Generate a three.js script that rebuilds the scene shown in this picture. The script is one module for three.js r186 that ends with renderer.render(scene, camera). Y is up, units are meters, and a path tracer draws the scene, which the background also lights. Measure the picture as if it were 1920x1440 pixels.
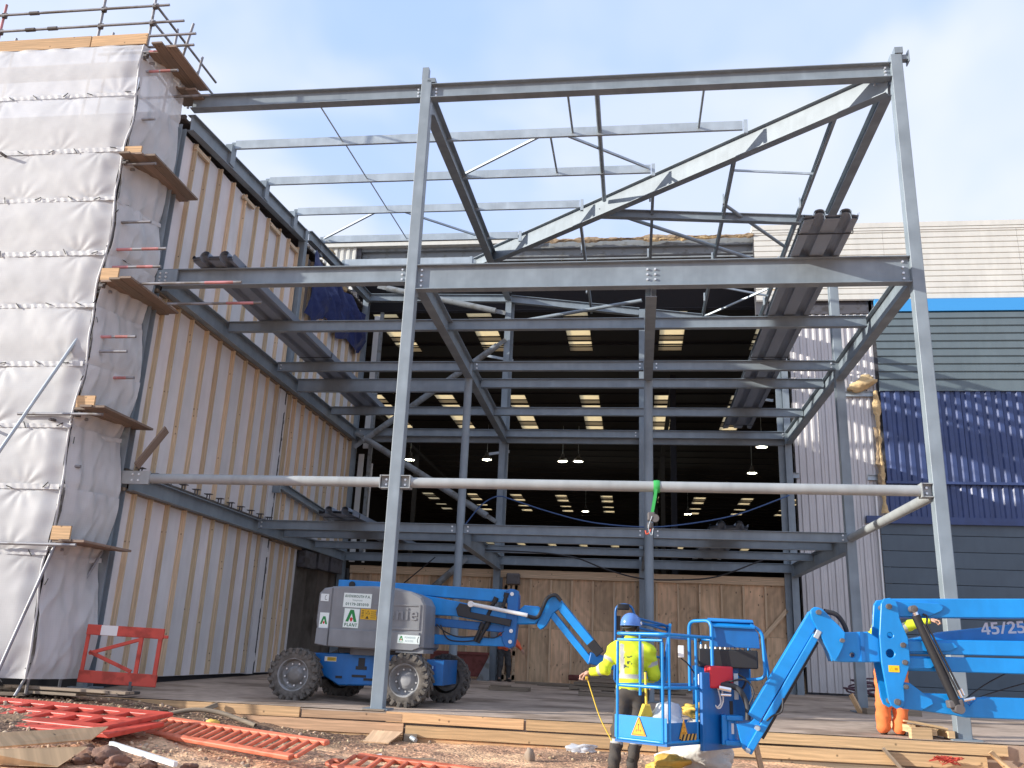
import * as THREE from 'three';
import { mergeGeometries, mergeVertices } from 'three/addons/utils/BufferGeometryUtils.js';
import { FontLoader } from 'three/addons/loaders/FontLoader.js';
import { TextGeometry } from 'three/addons/geometries/TextGeometry.js';
import { RoundedBoxGeometry } from 'three/addons/geometries/RoundedBoxGeometry.js';

// ---------- camera, sky, sun, exposure ----------
const scene = new THREE.Scene();
const camera = new THREE.PerspectiveCamera(47.083, 4 / 3, 0.1, 600);
camera.position.set(4.264, 0.988, 14.85);
{
  const r = new THREE.Vector3(0.990524, 0.040699, -0.131168), u = new THREE.Vector3(-0.00038, 0.95589, 0.293725), b = new THREE.Vector3(0.137336, -0.290892, 0.946848);
  camera.quaternion.setFromRotationMatrix(new THREE.Matrix4().makeBasis(r, u, b));
}
scene.add(camera);
const SUN = new THREE.Vector3(-1, 0.33, 0.38).normalize();
let seed = 12345;
const rnd = () => { seed = (Math.imul(seed, 1664525) + 1013904223) >>> 0; return seed / 4294967296; };
const rr = (a, b) => a + (b - a) * rnd();
const sstep = (a, b, x) => { const t = Math.min(1, Math.max(0, (x - a) / (b - a))); return t * t * (3 - 2 * t); };
const clamp = (x, a = 0, b = 1) => Math.min(b, Math.max(a, x));
const lerp = (a, b, t) => a + (b - a) * t;
function hash(x, y, s) { let n = Math.imul(x, 374761393) ^ Math.imul(y, 668265263) ^ Math.imul(s + 11, 1274126177); n = Math.imul(n ^ (n >>> 13), 1103515245); n ^= n >>> 16; return (n >>> 0) / 4294967296; }
function vn(x, y, s = 0, px = 0, py = px) {
  const xi = Math.floor(x), yi = Math.floor(y), fx = x - xi, fy = y - yi, u = fx * fx * (3 - 2 * fx), v = fy * fy * (3 - 2 * fy);
  const w = (a, p) => p ? ((a % p) + p) % p : a;
  const a = hash(w(xi, px), w(yi, py), s), b = hash(w(xi + 1, px), w(yi, py), s), c = hash(w(xi, px), w(yi + 1, py), s), d = hash(w(xi + 1, px), w(yi + 1, py), s);
  return (a + (b - a) * u) + ((c + (d - c) * u) - (a + (b - a) * u)) * v;
}
function fbm(x, y, s = 0, o = 5, px = 0, py = px) { let t = 0, a = 0.5, n = 0; for (let i = 0; i < o; i++) { t += a * vn(x, y, s + i * 7, px, py); n += a; a *= 0.5; x *= 2; y *= 2; px *= 2; py *= 2; } return t / n; }
{
  const W = 1024, H = 512, d = new Float32Array(W * H * 4);
  for (let j = 0; j < H; j++) for (let i = 0; i < W; i++) {
    const ph = (i + 0.5) / W * 2 * Math.PI - Math.PI, th = ((j + 0.5) / H - 0.5) * Math.PI;   // row 0 is the nadir
    const y = Math.sin(th), c = Math.cos(th), x = c * Math.cos(ph), z = c * Math.sin(ph);
    let col;
    if (y < 0) { const t = sstep(0, -0.15, y); col = [lerp(0.62, 0.24, t), lerp(0.68, 0.21, t), lerp(0.76, 0.18, t)]; }
    else {
      const e = Math.pow(y, 0.62), sd = Math.max(0, x * SUN.x + y * SUN.y + z * SUN.z), glow = Math.pow(sd, 6) * 0.35;
      const base = [lerp(0.60, 0.30, e), lerp(0.715, 0.45, e), lerp(0.90, 0.85, e)];
      const k = 1 / (y + 0.22), u = x * k * 1.9 + 4, v = z * k * 1.9;
      const wrp = fbm(u * 0.8 + 3, v * 0.8 + 9, 40, 4);
      let cl = fbm(u * 1.05 + wrp * 1.3 + 1.7, v * 1.25 + wrp + 5.2, 3, 6);
      cl = sstep(0.40, 0.60, cl);
      const thin = sstep(0.3, 0.75, fbm(u * 2.6 + 7 + wrp, v * 1.4, 21, 5));
      const a = clamp(cl * 0.5 + thin * 0.32) * sstep(0.0, 0.1, y);
      const wh = 0.70 + glow * 0.6;
      col = [lerp(base[0], wh, a) + glow, lerp(base[1], wh * 1.045, a) + glow * 0.95, lerp(base[2], wh * 1.14, a) + glow * 0.8];
    }
    const o = (j * W + i) * 4; d[o] = col[0]; d[o + 1] = col[1]; d[o + 2] = col[2]; d[o + 3] = 1;
  }
  const t = new THREE.DataTexture(d, W, H, THREE.RGBAFormat, THREE.FloatType);
  t.mapping = THREE.EquirectangularReflectionMapping; t.magFilter = t.minFilter = THREE.LinearFilter; t.needsUpdate = true;
  scene.background = t; scene.environment = t;
}
const sun = new THREE.DirectionalLight(new THREE.Color(1, 0.945, 0.85), 5);
sun.position.copy(SUN).multiplyScalar(60).add(new THREE.Vector3(2, 4, -4)); sun.target.position.set(2, 4, -4);
sun.castShadow = true; sun.shadow.mapSize.set(4096, 4096);
Object.assign(sun.shadow.camera, { left: -30, right: 30, top: 30, bottom: -30, near: 1, far: 140 });
scene.add(sun, sun.target);
const renderer = new THREE.WebGLRenderer({ antialias: true });
renderer.toneMapping = THREE.LinearToneMapping; renderer.toneMappingExposure = 1.36;
renderer.shadowMap.enabled = true;

// ---------- textures ----------
function tex(w, h, f, color = true, rep = [1, 1]) {          // f(u,v) -> [r,g,b] in 0..1 (sRGB) or a number
  const d = new Uint8Array(w * h * 4);
  for (let j = 0; j < h; j++) for (let i = 0; i < w; i++) {
    const c = f(i / w, j / h), o = (j * w + i) * 4, a = typeof c === 'number' ? [c, c, c] : c;
    for (let k = 0; k < 3; k++) d[o + k] = clamp(a[k]) * 255; d[o + 3] = 255;
  }
  const t = new THREE.DataTexture(d, w, h); t.wrapS = t.wrapT = THREE.RepeatWrapping; t.magFilter = THREE.LinearFilter; t.minFilter = THREE.LinearMipmapLinearFilter; t.generateMipmaps = true;
  if (color) t.colorSpace = THREE.SRGBColorSpace; t.repeat.set(rep[0], rep[1]); t.needsUpdate = true; return t;
}
const grey = (v) => [v, v, v];
const T = {};
T.steel = tex(256, 256, (u, v) => { const n = fbm(u * 6, v * 6, 1, 5, 6), s = fbm(u * 24, v * 3, 2, 3, 24, 3); return grey(0.9 + (n - 0.5) * 0.18 + (s - 0.5) * 0.08); }, true, [0.5, 0.5]);
T.dirty = tex(256, 256, (u, v) => { const n = fbm(u * 4, v * 4, 5, 6, 4), m = sstep(0.5, 0.75, fbm(u * 8, v * 8, 9, 4, 8)); return [0.95 - m * 0.16 + (n - 0.5) * 0.14, 0.95 - m * 0.19 + (n - 0.5) * 0.14, 0.95 - m * 0.23 + (n - 0.5) * 0.14]; }, true, [0.7, 0.7]);
T.soft = tex(256, 256, (u, v) => { const n = fbm(u * 3, v * 3, 5, 6, 3), m = fbm(u * 20, v * 4, 8, 4, 20, 4); const k = 0.95 + (n - 0.5) * 0.1 + (m - 0.5) * 0.06; return [k, k, k * 0.995]; }, true, [0.4, 0.4]);
T.wood = tex(512, 128, (u, v) => {
  const w = fbm(u * 3, v * 4, 12, 3, 3, 4) * 0.35, g = fbm(u * 6, v * 40 + w * 9, 13, 4, 6, 40), r = Math.sin((v * 9 + w * 4) * 6.283) * 0.5 + 0.5;
  let k = 0; for (let i = 0; i < 5; i++) { const kx = hash(i, 1, 3), ky = hash(i, 2, 3), dx = (u - kx) * 4, dy = v - ky; k = Math.max(k, 1 - Math.hypot(dx, dy) / 0.045); }
  const s = 0.92 + (g - 0.5) * 0.22 - r * 0.07 - Math.max(0, k) * 0.45; return [s, s * 0.97, s * 0.92];
}, true, [0.5, 2]);
T.ply = tex(512, 512, (u, v) => {
  const w = fbm(u * 2, v * 2, 31, 4, 2), r = Math.sin((u * 7 + w * 5) * 6.283) * 0.5 + 0.5, g = fbm(u * 60, v * 4, 33, 3, 60, 4), b = fbm(u * 3, v * 3, 37, 4, 3);
  let k = 0; for (let i = 0; i < 16; i++) { const kx = hash(i, 5, 9), ky = 0.1 + 0.8 * hash(i, 6, 9), rx = 0.006 + hash(i, 7, 9) * 0.006, dx = (u - kx), dy = (v - ky) * 0.6; k = Math.max(k, 1 - Math.hypot(dx, dy) / rx * 0.8); }
  const s = 0.88 + (g - 0.5) * 0.16 - r * 0.06 + (b - 0.5) * 0.2; const q = 1 - clamp(k) * 0.6; return [s * q, s * 0.95 * q, s * 0.88 * q];
}, true, [0.55, 0.55]);
T.conc = tex(512, 512, (u, v) => { const n = fbm(u * 4, v * 4, 51, 6, 4), m = fbm(u * 30, v * 30, 55, 3, 30), s = sstep(0.52, 0.7, fbm(u * 3, v * 5, 57, 5, 3, 5)); return [0.82 + (n - 0.5) * 0.4 + (m - 0.5) * 0.16 - s * 0.16, 0.80 + (n - 0.5) * 0.4 + (m - 0.5) * 0.16 - s * 0.17, 0.77 + (n - 0.5) * 0.38 + (m - 0.5) * 0.16 - s * 0.18]; }, true, [0.22, 0.22]);
T.dirt = tex(1024, 1024, (u, v) => {
  const n = fbm(u * 5, v * 5, 61, 6, 5), m = fbm(u * 60, v * 60, 65, 4, 60), p = sstep(0.60, 0.72, vn(u * 90, v * 90, 67, 90)), q = sstep(0.42, 0.62, fbm(u * 3 + 0.2, v * 3, 69, 5, 3));
  const a = [0.45, 0.355, 0.29], b = [0.60, 0.50, 0.405]; const s = 0.88 + (m - 0.5) * lerp(0.75, 0.4, q) + p * lerp(0.3, 0.1, q) + (n - 0.5) * 0.3;
  return [lerp(a[0], b[0], q) * s, lerp(a[1], b[1], q) * s, lerp(a[2], b[2], q) * s];
}, true, [0.35, 0.35]);
T.dirtB = tex(512, 512, (u, v) => fbm(u * 20, v * 20, 71, 5, 20) * 0.6 + vn(u * 70, v * 70, 73, 70) * 0.4, false, [0.6, 0.6]);
T.noiseB = tex(256, 256, (u, v) => fbm(u * 8, v * 8, 81, 5, 8), false, [1, 1]);
T.weave = tex(256, 256, (u, v) => { const g = (Math.sin(u * 6.283 * 32) + Math.sin(v * 6.283 * 32)) * 0.005; return grey(0.93 + g + (fbm(u * 3, v * 3, 85, 4, 3) - 0.5) * 0.14); }, true, [0.8, 0.8]);
T.tread = tex(128, 128, (u, v) => fbm(u * 10, v * 10, 91, 4, 10) * 0.4 + 0.55, true, [2, 2]);

// ---------- materials (linear base colours) ----------
const lin = (r, g, b) => new THREE.Color().setRGB(r, g, b);
const mat = (c, rough, o = {}) => { const P = o.transmission || o.clearcoat || o.sheen; return new (P ? THREE.MeshPhysicalMaterial : THREE.MeshStandardMaterial)({ color: lin(...c), roughness: rough, side: THREE.DoubleSide, ...o }); };
const M = {
  pipe: mat([0.42, 0.445, 0.45], 0.5, { map: T.steel }),
  steel: mat([0.275, 0.33, 0.375], 0.45, { map: T.steel }),
  steelOld: mat([0.26, 0.285, 0.30], 0.6, { map: T.dirty }),
  galv: mat([0.50, 0.57, 0.62], 0.4, { metalness: 0.25, map: T.steel }),
  bolt: mat([0.75, 0.75, 0.74], 0.35, { metalness: 0.6 }),
  deck: mat([0.27, 0.325, 0.41], 0.6, { metalness: 0.1, map: T.soft }),
  pole: mat([0.34, 0.34, 0.36], 0.5, { metalness: 0.4, map: T.dirty }),
  poleRed: mat([0.62, 0.26, 0.27], 0.6, { map: T.dirty }),
  coupler: mat([0.13, 0.12, 0.12], 0.7, { map: T.dirty }),
  panel: mat([0.80, 0.78, 0.79], 0.7, { map: T.soft }),
  batten: mat([0.80, 0.66, 0.49], 0.75, { map: T.wood }),
  timber: mat([0.74, 0.50, 0.29], 0.75, { map: T.wood }),
  timberRed: mat([0.62, 0.42, 0.28], 0.75, { map: T.wood }),
  timberPale: mat([0.78, 0.58, 0.36], 0.75, { map: T.wood }),
  timberOld: mat([0.34, 0.29, 0.24], 0.85, { map: T.wood }),
  board: mat([0.31, 0.25, 0.215], 0.8, { map: T.wood }),
  ply: mat([0.88, 0.67, 0.49], 0.8, { map: T.ply }),
  plyPale: mat([0.86, 0.64, 0.42], 0.8, { map: T.ply }),
  concrete: mat([0.66, 0.535, 0.45], 0.9, { map: T.conc, bumpMap: T.noiseB, bumpScale: 0.004 }),
  block: mat([0.17, 0.155, 0.14], 0.9, { map: T.conc }),
  dirt: mat([1, 1, 1], 0.95, { vertexColors: true, map: T.dirt, bumpMap: T.dirtB, bumpScale: 0.025 }),
  stone: mat([0.55, 0.46, 0.38], 0.95, { map: T.conc }),
  clay: mat([0.26, 0.15, 0.11], 0.95, { map: T.dirty, bumpMap: T.noiseB, bumpScale: 0.02 }),
  sheet: mat([0.76, 0.76, 0.765], 0.55, { map: T.weave, transmission: 0.3, thickness: 0 }),
  tie: mat([0.02, 0.02, 0.022], 0.6),
  cream: mat([0.74, 0.73, 0.675], 0.5, { map: T.soft }),
  cladGrey: mat([0.145, 0.19, 0.215], 0.5, { map: T.soft }),
  cladBlue: mat([0.05, 0.082, 0.22], 0.38, { map: T.steel }),
  flash: mat([0.05, 0.30, 0.66], 0.45),
  liner: mat([0.62, 0.595, 0.595], 0.36, { map: T.soft, metalness: 0.15 }),
  shutter: mat([0.10, 0.135, 0.17], 0.55, { map: T.soft }),
  insul: mat([0.58, 0.42, 0.22], 0.95, { bumpMap: T.noiseB, bumpScale: 0.03 }),
  insulDark: mat([0.30, 0.22, 0.14], 0.95, { bumpMap: T.noiseB, bumpScale: 0.03 }),
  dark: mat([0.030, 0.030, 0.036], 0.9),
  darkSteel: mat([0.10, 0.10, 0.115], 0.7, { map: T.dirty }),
  rooflight: mat([1.0, 0.87, 0.62], 1, { transmission: 0.9, thickness: 0 }),
  rooflightOld: mat([0.45, 0.38, 0.27], 1, { transmission: 0.9, thickness: 0 }),
  lampGlow: new THREE.MeshStandardMaterial({ color: lin(0.8, 0.8, 0.7), emissive: lin(1, 0.95, 0.72), emissiveIntensity: 0.6, roughness: 0.6 }),
  tarp: mat([0.020, 0.035, 0.14], 0.5, { bumpMap: T.noiseB, bumpScale: 0.02 }),
  blue: mat([0.008, 0.30, 0.80], 0.36, { map: T.steel }),
  blueDark: mat([0.008, 0.17, 0.52], 0.4, { map: T.steel }),
  hood: mat([0.30, 0.31, 0.325], 0.5, { map: T.steel }),
  tyre: mat([0.23, 0.205, 0.18], 0.92, { map: T.tread }),
  rim: mat([0.33, 0.335, 0.345], 0.55, { map: T.dirty }),
  black: mat([0.018, 0.018, 0.02], 0.55),
  rubber: mat([0.03, 0.03, 0.033], 0.6),
  chrome: mat([0.85, 0.85, 0.86], 0.12, { metalness: 1 }),
  white: mat([0.80, 0.80, 0.78], 0.55),
  redBox: mat([0.58, 0.02, 0.035], 0.45),
  yellow: mat([0.80, 0.55, 0.06], 0.6),
  orange: mat([0.72, 0.115, 0.055], 0.5, { map: T.dirty }),
  orangePale: mat([0.74, 0.20, 0.11], 0.55, { map: T.dirty }),
  red: mat([0.68, 0.085, 0.055], 0.5, { map: T.dirty }),
  redOld: mat([0.20, 0.05, 0.04], 0.7, { map: T.dirty }),
  skin: mat([0.50, 0.29, 0.21], 0.6),
  trousers: mat([0.055, 0.05, 0.047], 0.9),
  boot: mat([0.03, 0.026, 0.022], 0.8),
  helmet: mat([0.11, 0.24, 0.58], 0.25),
  reflect: mat([0.42, 0.42, 0.43], 0.4, { metalness: 0.2 }),
  strap: mat([0.04, 0.40, 0.09], 0.7),
  bagWhite: mat([0.76, 0.74, 0.69], 0.8, { bumpMap: T.noiseB, bumpScale: 0.02 }),
  bagYellow: mat([0.80, 0.50, 0.10], 0.6, { bumpMap: T.noiseB, bumpScale: 0.02 }),
  film: mat([0.78, 0.80, 0.84], 0.25, { transmission: 0.35, thickness: 0 }),
  cableBlue: mat([0.06, 0.12, 0.28], 0.5),
  vc: new THREE.MeshStandardMaterial({ vertexColors: true, roughness: 0.85, side: THREE.DoubleSide }),
};

// ---------- geometry helpers ----------
const V3 = (a) => new THREE.Vector3(...a);
function uvm(g, jitter = true) {                       // box-projected uv in metres, along the piece's own axes
  if (g.index) g = g.toNonIndexed();
  const p = g.attributes.position, n = g.attributes.normal, uv = new Float32Array(p.count * 2), ox = jitter ? rnd() * 9 : 0, oy = jitter ? rnd() * 9 : 0;
  for (let i = 0; i < p.count; i++) {
    const ax = Math.abs(n.getX(i)), ay = Math.abs(n.getY(i)), az = Math.abs(n.getZ(i)), x = p.getX(i), y = p.getY(i), z = p.getZ(i);
    let a, b; if (ax > ay && ax > az) { a = z; b = y; } else if (ay > az) { a = x; b = z; } else { a = x; b = y; }
    uv[i * 2] = a + ox; uv[i * 2 + 1] = b + oy;
  }
  g.setAttribute('uv', new THREE.BufferAttribute(uv, 2));
  for (const k of Object.keys(g.attributes)) if (!['position', 'normal', 'uv'].includes(k)) g.deleteAttribute(k);
  g.morphAttributes = {}; return g;
}
const TR = (g, x = 0, y = 0, z = 0, rx = 0, ry = 0, rz = 0) => { if (rx || ry || rz) g.applyMatrix4(new THREE.Matrix4().makeRotationFromEuler(new THREE.Euler(rx, ry, rz, 'YXZ'))); g.translate(x, y, z); return g; };
const bx = (w, h, d, x = 0, y = 0, z = 0, rx = 0, ry = 0, rz = 0) => TR(uvm(new THREE.BoxGeometry(w, h, d)), x, y, z, rx, ry, rz);
const b2 = (x0, x1, y0, y1, z0, z1) => bx(Math.abs(x1 - x0), Math.abs(y1 - y0), Math.abs(z1 - z0), (x0 + x1) / 2, (y0 + y1) / 2, (z0 + z1) / 2);
const rb = (w, h, d, r, x = 0, y = 0, z = 0, rx = 0, ry = 0, rz = 0) => TR(uvm(new RoundedBoxGeometry(w, h, d, 2, r)), x, y, z, rx, ry, rz);
function frame(a, b, up = [0, 1, 0]) {                 // local x along a->b, local y near up
  const A = V3(a), X = V3(b).sub(A), L = X.length(); X.normalize();
  let U = V3(up); if (Math.abs(U.dot(X)) > 0.98) U = new THREE.Vector3(0, 0, 1);
  const Z = new THREE.Vector3().crossVectors(X, U).normalize(), Y = new THREE.Vector3().crossVectors(Z, X);
  return { m: new THREE.Matrix4().makeBasis(X, Y, Z).setPosition(A), L };
}
function bar(a, b, h, w, up) { const f = frame(a, b, up); return uvm(new THREE.BoxGeometry(f.L, h, w).translate(f.L / 2, 0, 0)).applyMatrix4(f.m); }
function rbar(a, b, h, w, r = 0.015, up) { const f = frame(a, b, up); return uvm(new RoundedBoxGeometry(f.L, h, w, 2, r).translate(f.L / 2, 0, 0)).applyMatrix4(f.m); }
function tube(a, b, r, n = 12, r2 = r) { const f = frame(a, b); return uvm(new THREE.CylinderGeometry(r2, r, f.L, n, 1).rotateZ(-Math.PI / 2).translate(f.L / 2, 0, 0)).applyMatrix4(f.m); }
function path(pts, r, n = 8, seg = 6, closed = false) { const c = new THREE.CatmullRomCurve3(pts.map(V3), closed, 'centripetal'); return uvm(new THREE.TubeGeometry(c, pts.length * seg, r, n, closed)); }
function rpath(pts, r, rad, n = 8) {                   // straight runs with rounded corners
  const c = new THREE.CurvePath(), P = pts.map(V3); let prev = P[0];
  for (let i = 1; i < P.length - 1; i++) {
    const d0 = P[i - 1].clone().sub(P[i]), d1 = P[i + 1].clone().sub(P[i]), k = Math.min(rad, d0.length() / 2.01, d1.length() / 2.01);
    const s = P[i].clone().add(d0.setLength(k)), e = P[i].clone().add(d1.setLength(k));
    c.add(new THREE.LineCurve3(prev, s)); c.add(new THREE.QuadraticBezierCurve3(s, P[i], e)); prev = e;
  }
  c.add(new THREE.LineCurve3(prev, P[P.length - 1]));
  const all = []; for (const q of c.curves) { const k = q.isLineCurve3 ? 1 : 6; for (let i = 0; i < k; i++) all.push(q.getPoint(i / k)); } all.push(P[P.length - 1]);
  class Poly extends THREE.Curve { getPoint(t, o = new THREE.Vector3()) { const x = t * (all.length - 1), i = Math.min(all.length - 2, Math.floor(x)); return o.copy(all[i]).lerp(all[i + 1], x - i); } getPointAt(t, o) { return this.getPoint(t, o); } getTangentAt(t, o) { return this.getTangent(t, o); } }
  return uvm(new THREE.TubeGeometry(new Poly(), all.length - 1, r, n, false));
}
function ibeam(a, b, h, w, tf = 0.016, tw = 0.012, up) {
  const f = frame(a, b, up), L = f.L, mk = (hh, ww, y, z) => uvm(new THREE.BoxGeometry(L, hh, ww).translate(L / 2, y, z));
  return mergeGeometries([mk(tf, w, h / 2 - tf / 2, 0), mk(tf, w, -h / 2 + tf / 2, 0), mk(h - 2 * tf, tw, 0, 0)]).applyMatrix4(f.m);
}
function chan(a, b, h, w, t = 0.012, up, flip = 1) {   // channel, web at the -z side when flip = 1
  const f = frame(a, b, up), L = f.L, mk = (hh, ww, y, z) => uvm(new THREE.BoxGeometry(L, hh, ww).translate(L / 2, y, z * flip));
  return mergeGeometries([mk(t, w, h / 2 - t / 2, 0), mk(t, w, -h / 2 + t / 2, 0), mk(h - 2 * t, t, 0, -w / 2 + t / 2)]).applyMatrix4(f.m);
}
function ext(pts, depth, z0 = 0, bev = 0.008, holes = []) { // polygon in x,y, thickness depth in z starting at z0
  const s = new THREE.Shape(pts.map((p) => new THREE.Vector2(p[0], p[1])));
  for (const [x, y, r] of holes) { const h = new THREE.Path(); h.absarc(x, y, r, 0, Math.PI * 2); s.holes.push(h); }
  return uvm(new THREE.ExtrudeGeometry(s, { depth, bevelEnabled: bev > 0, bevelSize: bev, bevelThickness: bev, bevelSegments: 1, steps: 1, curveSegments: 10 })).translate(0, 0, z0);
}
function smooth(pts, n = 3) { const c = new THREE.CatmullRomCurve3(pts.map((p) => new THREE.Vector3(p[0], p[1], 0)), true, 'catmullrom', 0.35); return c.getPoints(pts.length * n).slice(0, -1).map((p) => [p.x, p.y]); }
const disc = (r, d, x, y, z, n = 20) => uvm(new THREE.CylinderGeometry(r, r, d, n).rotateX(Math.PI / 2)).translate(x, y, z);
function corr(w, h, pitch, depth, vertical = true, flat = 0.5) { // trapezoid profiled sheet in the x,y plane, ribs towards +z
  const P = [], L = vertical ? w : h, n = Math.max(1, Math.round(L / pitch)), q = L / n, s = 0.12 * q;
  for (let i = 0; i < n; i++) { const o = i * q, f = flat * q; P.push([o, 0], [o + (q - f) - 2 * s, 0], [o + (q - f) - s, depth], [o + q - s, depth]); }
  P.push([L, 0]);
  const pos = [], uv = [], H = vertical ? h : w;
  for (let i = 0; i < P.length - 1; i++) {
    const [a, za] = P[i], [b, zb] = P[i + 1], Q = vertical ? [[a, 0, za], [b, 0, zb], [b, H, zb], [a, H, za]] : [[0, a, za], [H, a, za], [H, b, zb], [0, b, zb]];
    for (const k of [0, 1, 2, 0, 2, 3]) { pos.push(...Q[k]); uv.push(Q[k][0], Q[k][1]); }
  }
  const g = new THREE.BufferGeometry(); g.setAttribute('position', new THREE.Float32BufferAttribute(pos, 3)); g.setAttribute('uv', new THREE.Float32BufferAttribute(uv, 2)); g.computeVertexNormals(); return g;
}
function lump(r, sx = 1, sy = 1, sz = 1, amp = 0.3, det = 3, s = 1) {
  let g = new THREE.IcosahedronGeometry(r, det); const p = g.attributes.position;
  for (let i = 0; i < p.count; i++) { const x = p.getX(i) / r, y = p.getY(i) / r, z = p.getZ(i) / r, k = 1 + amp * (fbm(x * 1.7 + z + s * 3.1 + 20, y * 1.7 - z * 0.6 + s + 20, 7, 4) - 0.5) * 2; const k2 = k + amp * 0.32 * (fbm(x * 7 + s, y * 7 + z * 5 + 30, 17, 3) - 0.5); p.setXYZ(i, p.getX(i) * k2 * sx, p.getY(i) * k2 * sy, p.getZ(i) * k2 * sz); }
  g.deleteAttribute('uv'); g.deleteAttribute('normal'); g = mergeVertices(g, 1e-4); g.computeVertexNormals(); return uvm(g);
}
function gridSurf(nx, ny, f) {                         // f(u,v) -> [x,y,z]; uv in metres from u,v spans
  const g = new THREE.PlaneGeometry(1, 1, nx, ny), p = g.attributes.position, uv = g.attributes.uv;
  for (let i = 0; i < p.count; i++) { const q = f(p.getX(i) + 0.5, p.getY(i) + 0.5); p.setXYZ(i, q[0], q[1], q[2]); if (q.length > 3) uv.setXY(i, q[3], q[4]); }
  g.computeVertexNormals(); return g;
}
// surface nets: mesh of fn < 0 on a grid
function nets(fn, mn, mx, c, colf) {
  const N = [0, 1, 2].map((k) => Math.ceil((mx[k] - mn[k]) / c) + 1), [nx, ny, nz] = N, F = new Float32Array(nx * ny * nz), id = (i, j, k) => i + nx * (j + ny * k);
  for (let k = 0; k < nz; k++) for (let j = 0; j < ny; j++) for (let i = 0; i < nx; i++) F[id(i, j, k)] = fn(mn[0] + i * c, mn[1] + j * c, mn[2] + k * c);
  const ix = new Int32Array(nx * ny * nz).fill(-1), pos = [], col = [], idx = [];
  for (let k = 0; k < nz - 1; k++) for (let j = 0; j < ny - 1; j++) for (let i = 0; i < nx - 1; i++) {
    let n = 0, sx = 0, sy = 0, sz = 0; const v = []; for (let q = 0; q < 8; q++) v.push(F[id(i + (q & 1), j + ((q >> 1) & 1), k + (q >> 2))]);
    for (let a = 0; a < 8; a++) for (const b of [1, 2, 4]) if (!(a & b)) { const e = a | b, va = v[a], vb = v[e]; if ((va < 0) !== (vb < 0)) { const t = va / (va - vb); sx += (a & 1) + (b === 1 ? t : 0); sy += ((a >> 1) & 1) + (b === 2 ? t : 0); sz += (a >> 2) + (b === 4 ? t : 0); n++; } }
    if (n) { ix[id(i, j, k)] = pos.length / 3; const P = [mn[0] + (i + sx / n) * c, mn[1] + (j + sy / n) * c, mn[2] + (k + sz / n) * c]; pos.push(...P); if (colf) col.push(...colf(...P)); }
  }
  const quad = (a, b, cc, d, s) => { if (a < 0 || b < 0 || cc < 0 || d < 0) return; s ? idx.push(a, b, cc, a, cc, d) : idx.push(a, cc, b, a, d, cc); };
  for (let k = 1; k < nz - 1; k++) for (let j = 1; j < ny - 1; j++) for (let i = 1; i < nx - 1; i++) {
    const s = F[id(i, j, k)] < 0;
    if (s !== (F[id(i + 1, j, k)] < 0)) quad(ix[id(i, j - 1, k - 1)], ix[id(i, j, k - 1)], ix[id(i, j, k)], ix[id(i, j - 1, k)], s);
    if (s !== (F[id(i, j + 1, k)] < 0)) quad(ix[id(i - 1, j, k - 1)], ix[id(i - 1, j, k)], ix[id(i, j, k)], ix[id(i, j, k - 1)], s);
    if (s !== (F[id(i, j, k + 1)] < 0)) quad(ix[id(i - 1, j - 1, k)], ix[id(i, j - 1, k)], ix[id(i, j, k)], ix[id(i - 1, j, k)], s);
  }
  const g = new THREE.BufferGeometry(); g.setAttribute('position', new THREE.Float32BufferAttribute(pos, 3)); if (colf) g.setAttribute('color', new THREE.Float32BufferAttribute(col, 3)); g.setIndex(idx); g.computeVertexNormals(); return g;
}
// ---------- naming ----------
const used = {};
const numbered = (n) => { const k = used[n] = (used[n] ?? -1) + 1; return k ? `${n}_${String(k).padStart(3, '0')}` : n; };
function info(o, label, category, group, kind) { if (label) o.userData.label = label; if (category) o.userData.category = category; if (group) o.userData.group = group; if (kind) o.userData.kind = kind; return o; }
function part(name, geo, m, parent, label) {
  if (Array.isArray(geo)) geo = geo.length === 1 ? geo[0] : mergeGeometries(geo.map((g) => g.index ? g.toNonIndexed() : g));
  const o = new THREE.Mesh(geo, m); o.name = name; o.castShadow = o.receiveShadow = true; if (label) o.userData.label = label; parent.add(o); return o;
}
function thing(name, label, category, pos = [0, 0, 0], ry = 0, group) { const o = new THREE.Group(); o.name = numbered(name); o.position.set(...pos); o.rotation.y = ry; scene.add(o); return info(o, label, category, group); }
function single(name, geo, m, label, category, group) { const o = part(numbered(name), geo, m, scene); return info(o, label, category, group); }
function struct(name, geo, m) { const o = part(numbered(name), geo, m, scene); o.userData.kind = 'structure'; return o; }
function recenter(g, c) { g.translate(-c[0], -c[1], -c[2]); return g; }
const varCache = new Map();
function mVar(m, n, k, amt = 1) {                                // one of n slight tone variants of a material (batch and age of the pieces)
  k = ((k % n) + n) % n; if (!k) return m; const key = m.uuid + k + amt; if (varCache.has(key)) return varCache.get(key);
  const c = m.clone(), f = [1, 0.86, 1.1, 0.94, 1.05][k % 5]; c.color.multiplyScalar(1 + (f - 1) * amt); c.color.r *= 1 + 0.03 * ((k * 7) % 3 - 1); varCache.set(key, c); return c;
}
M.studs = mat([0.84, 0.65, 0.47], 0.8, { map: T.wood });
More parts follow.
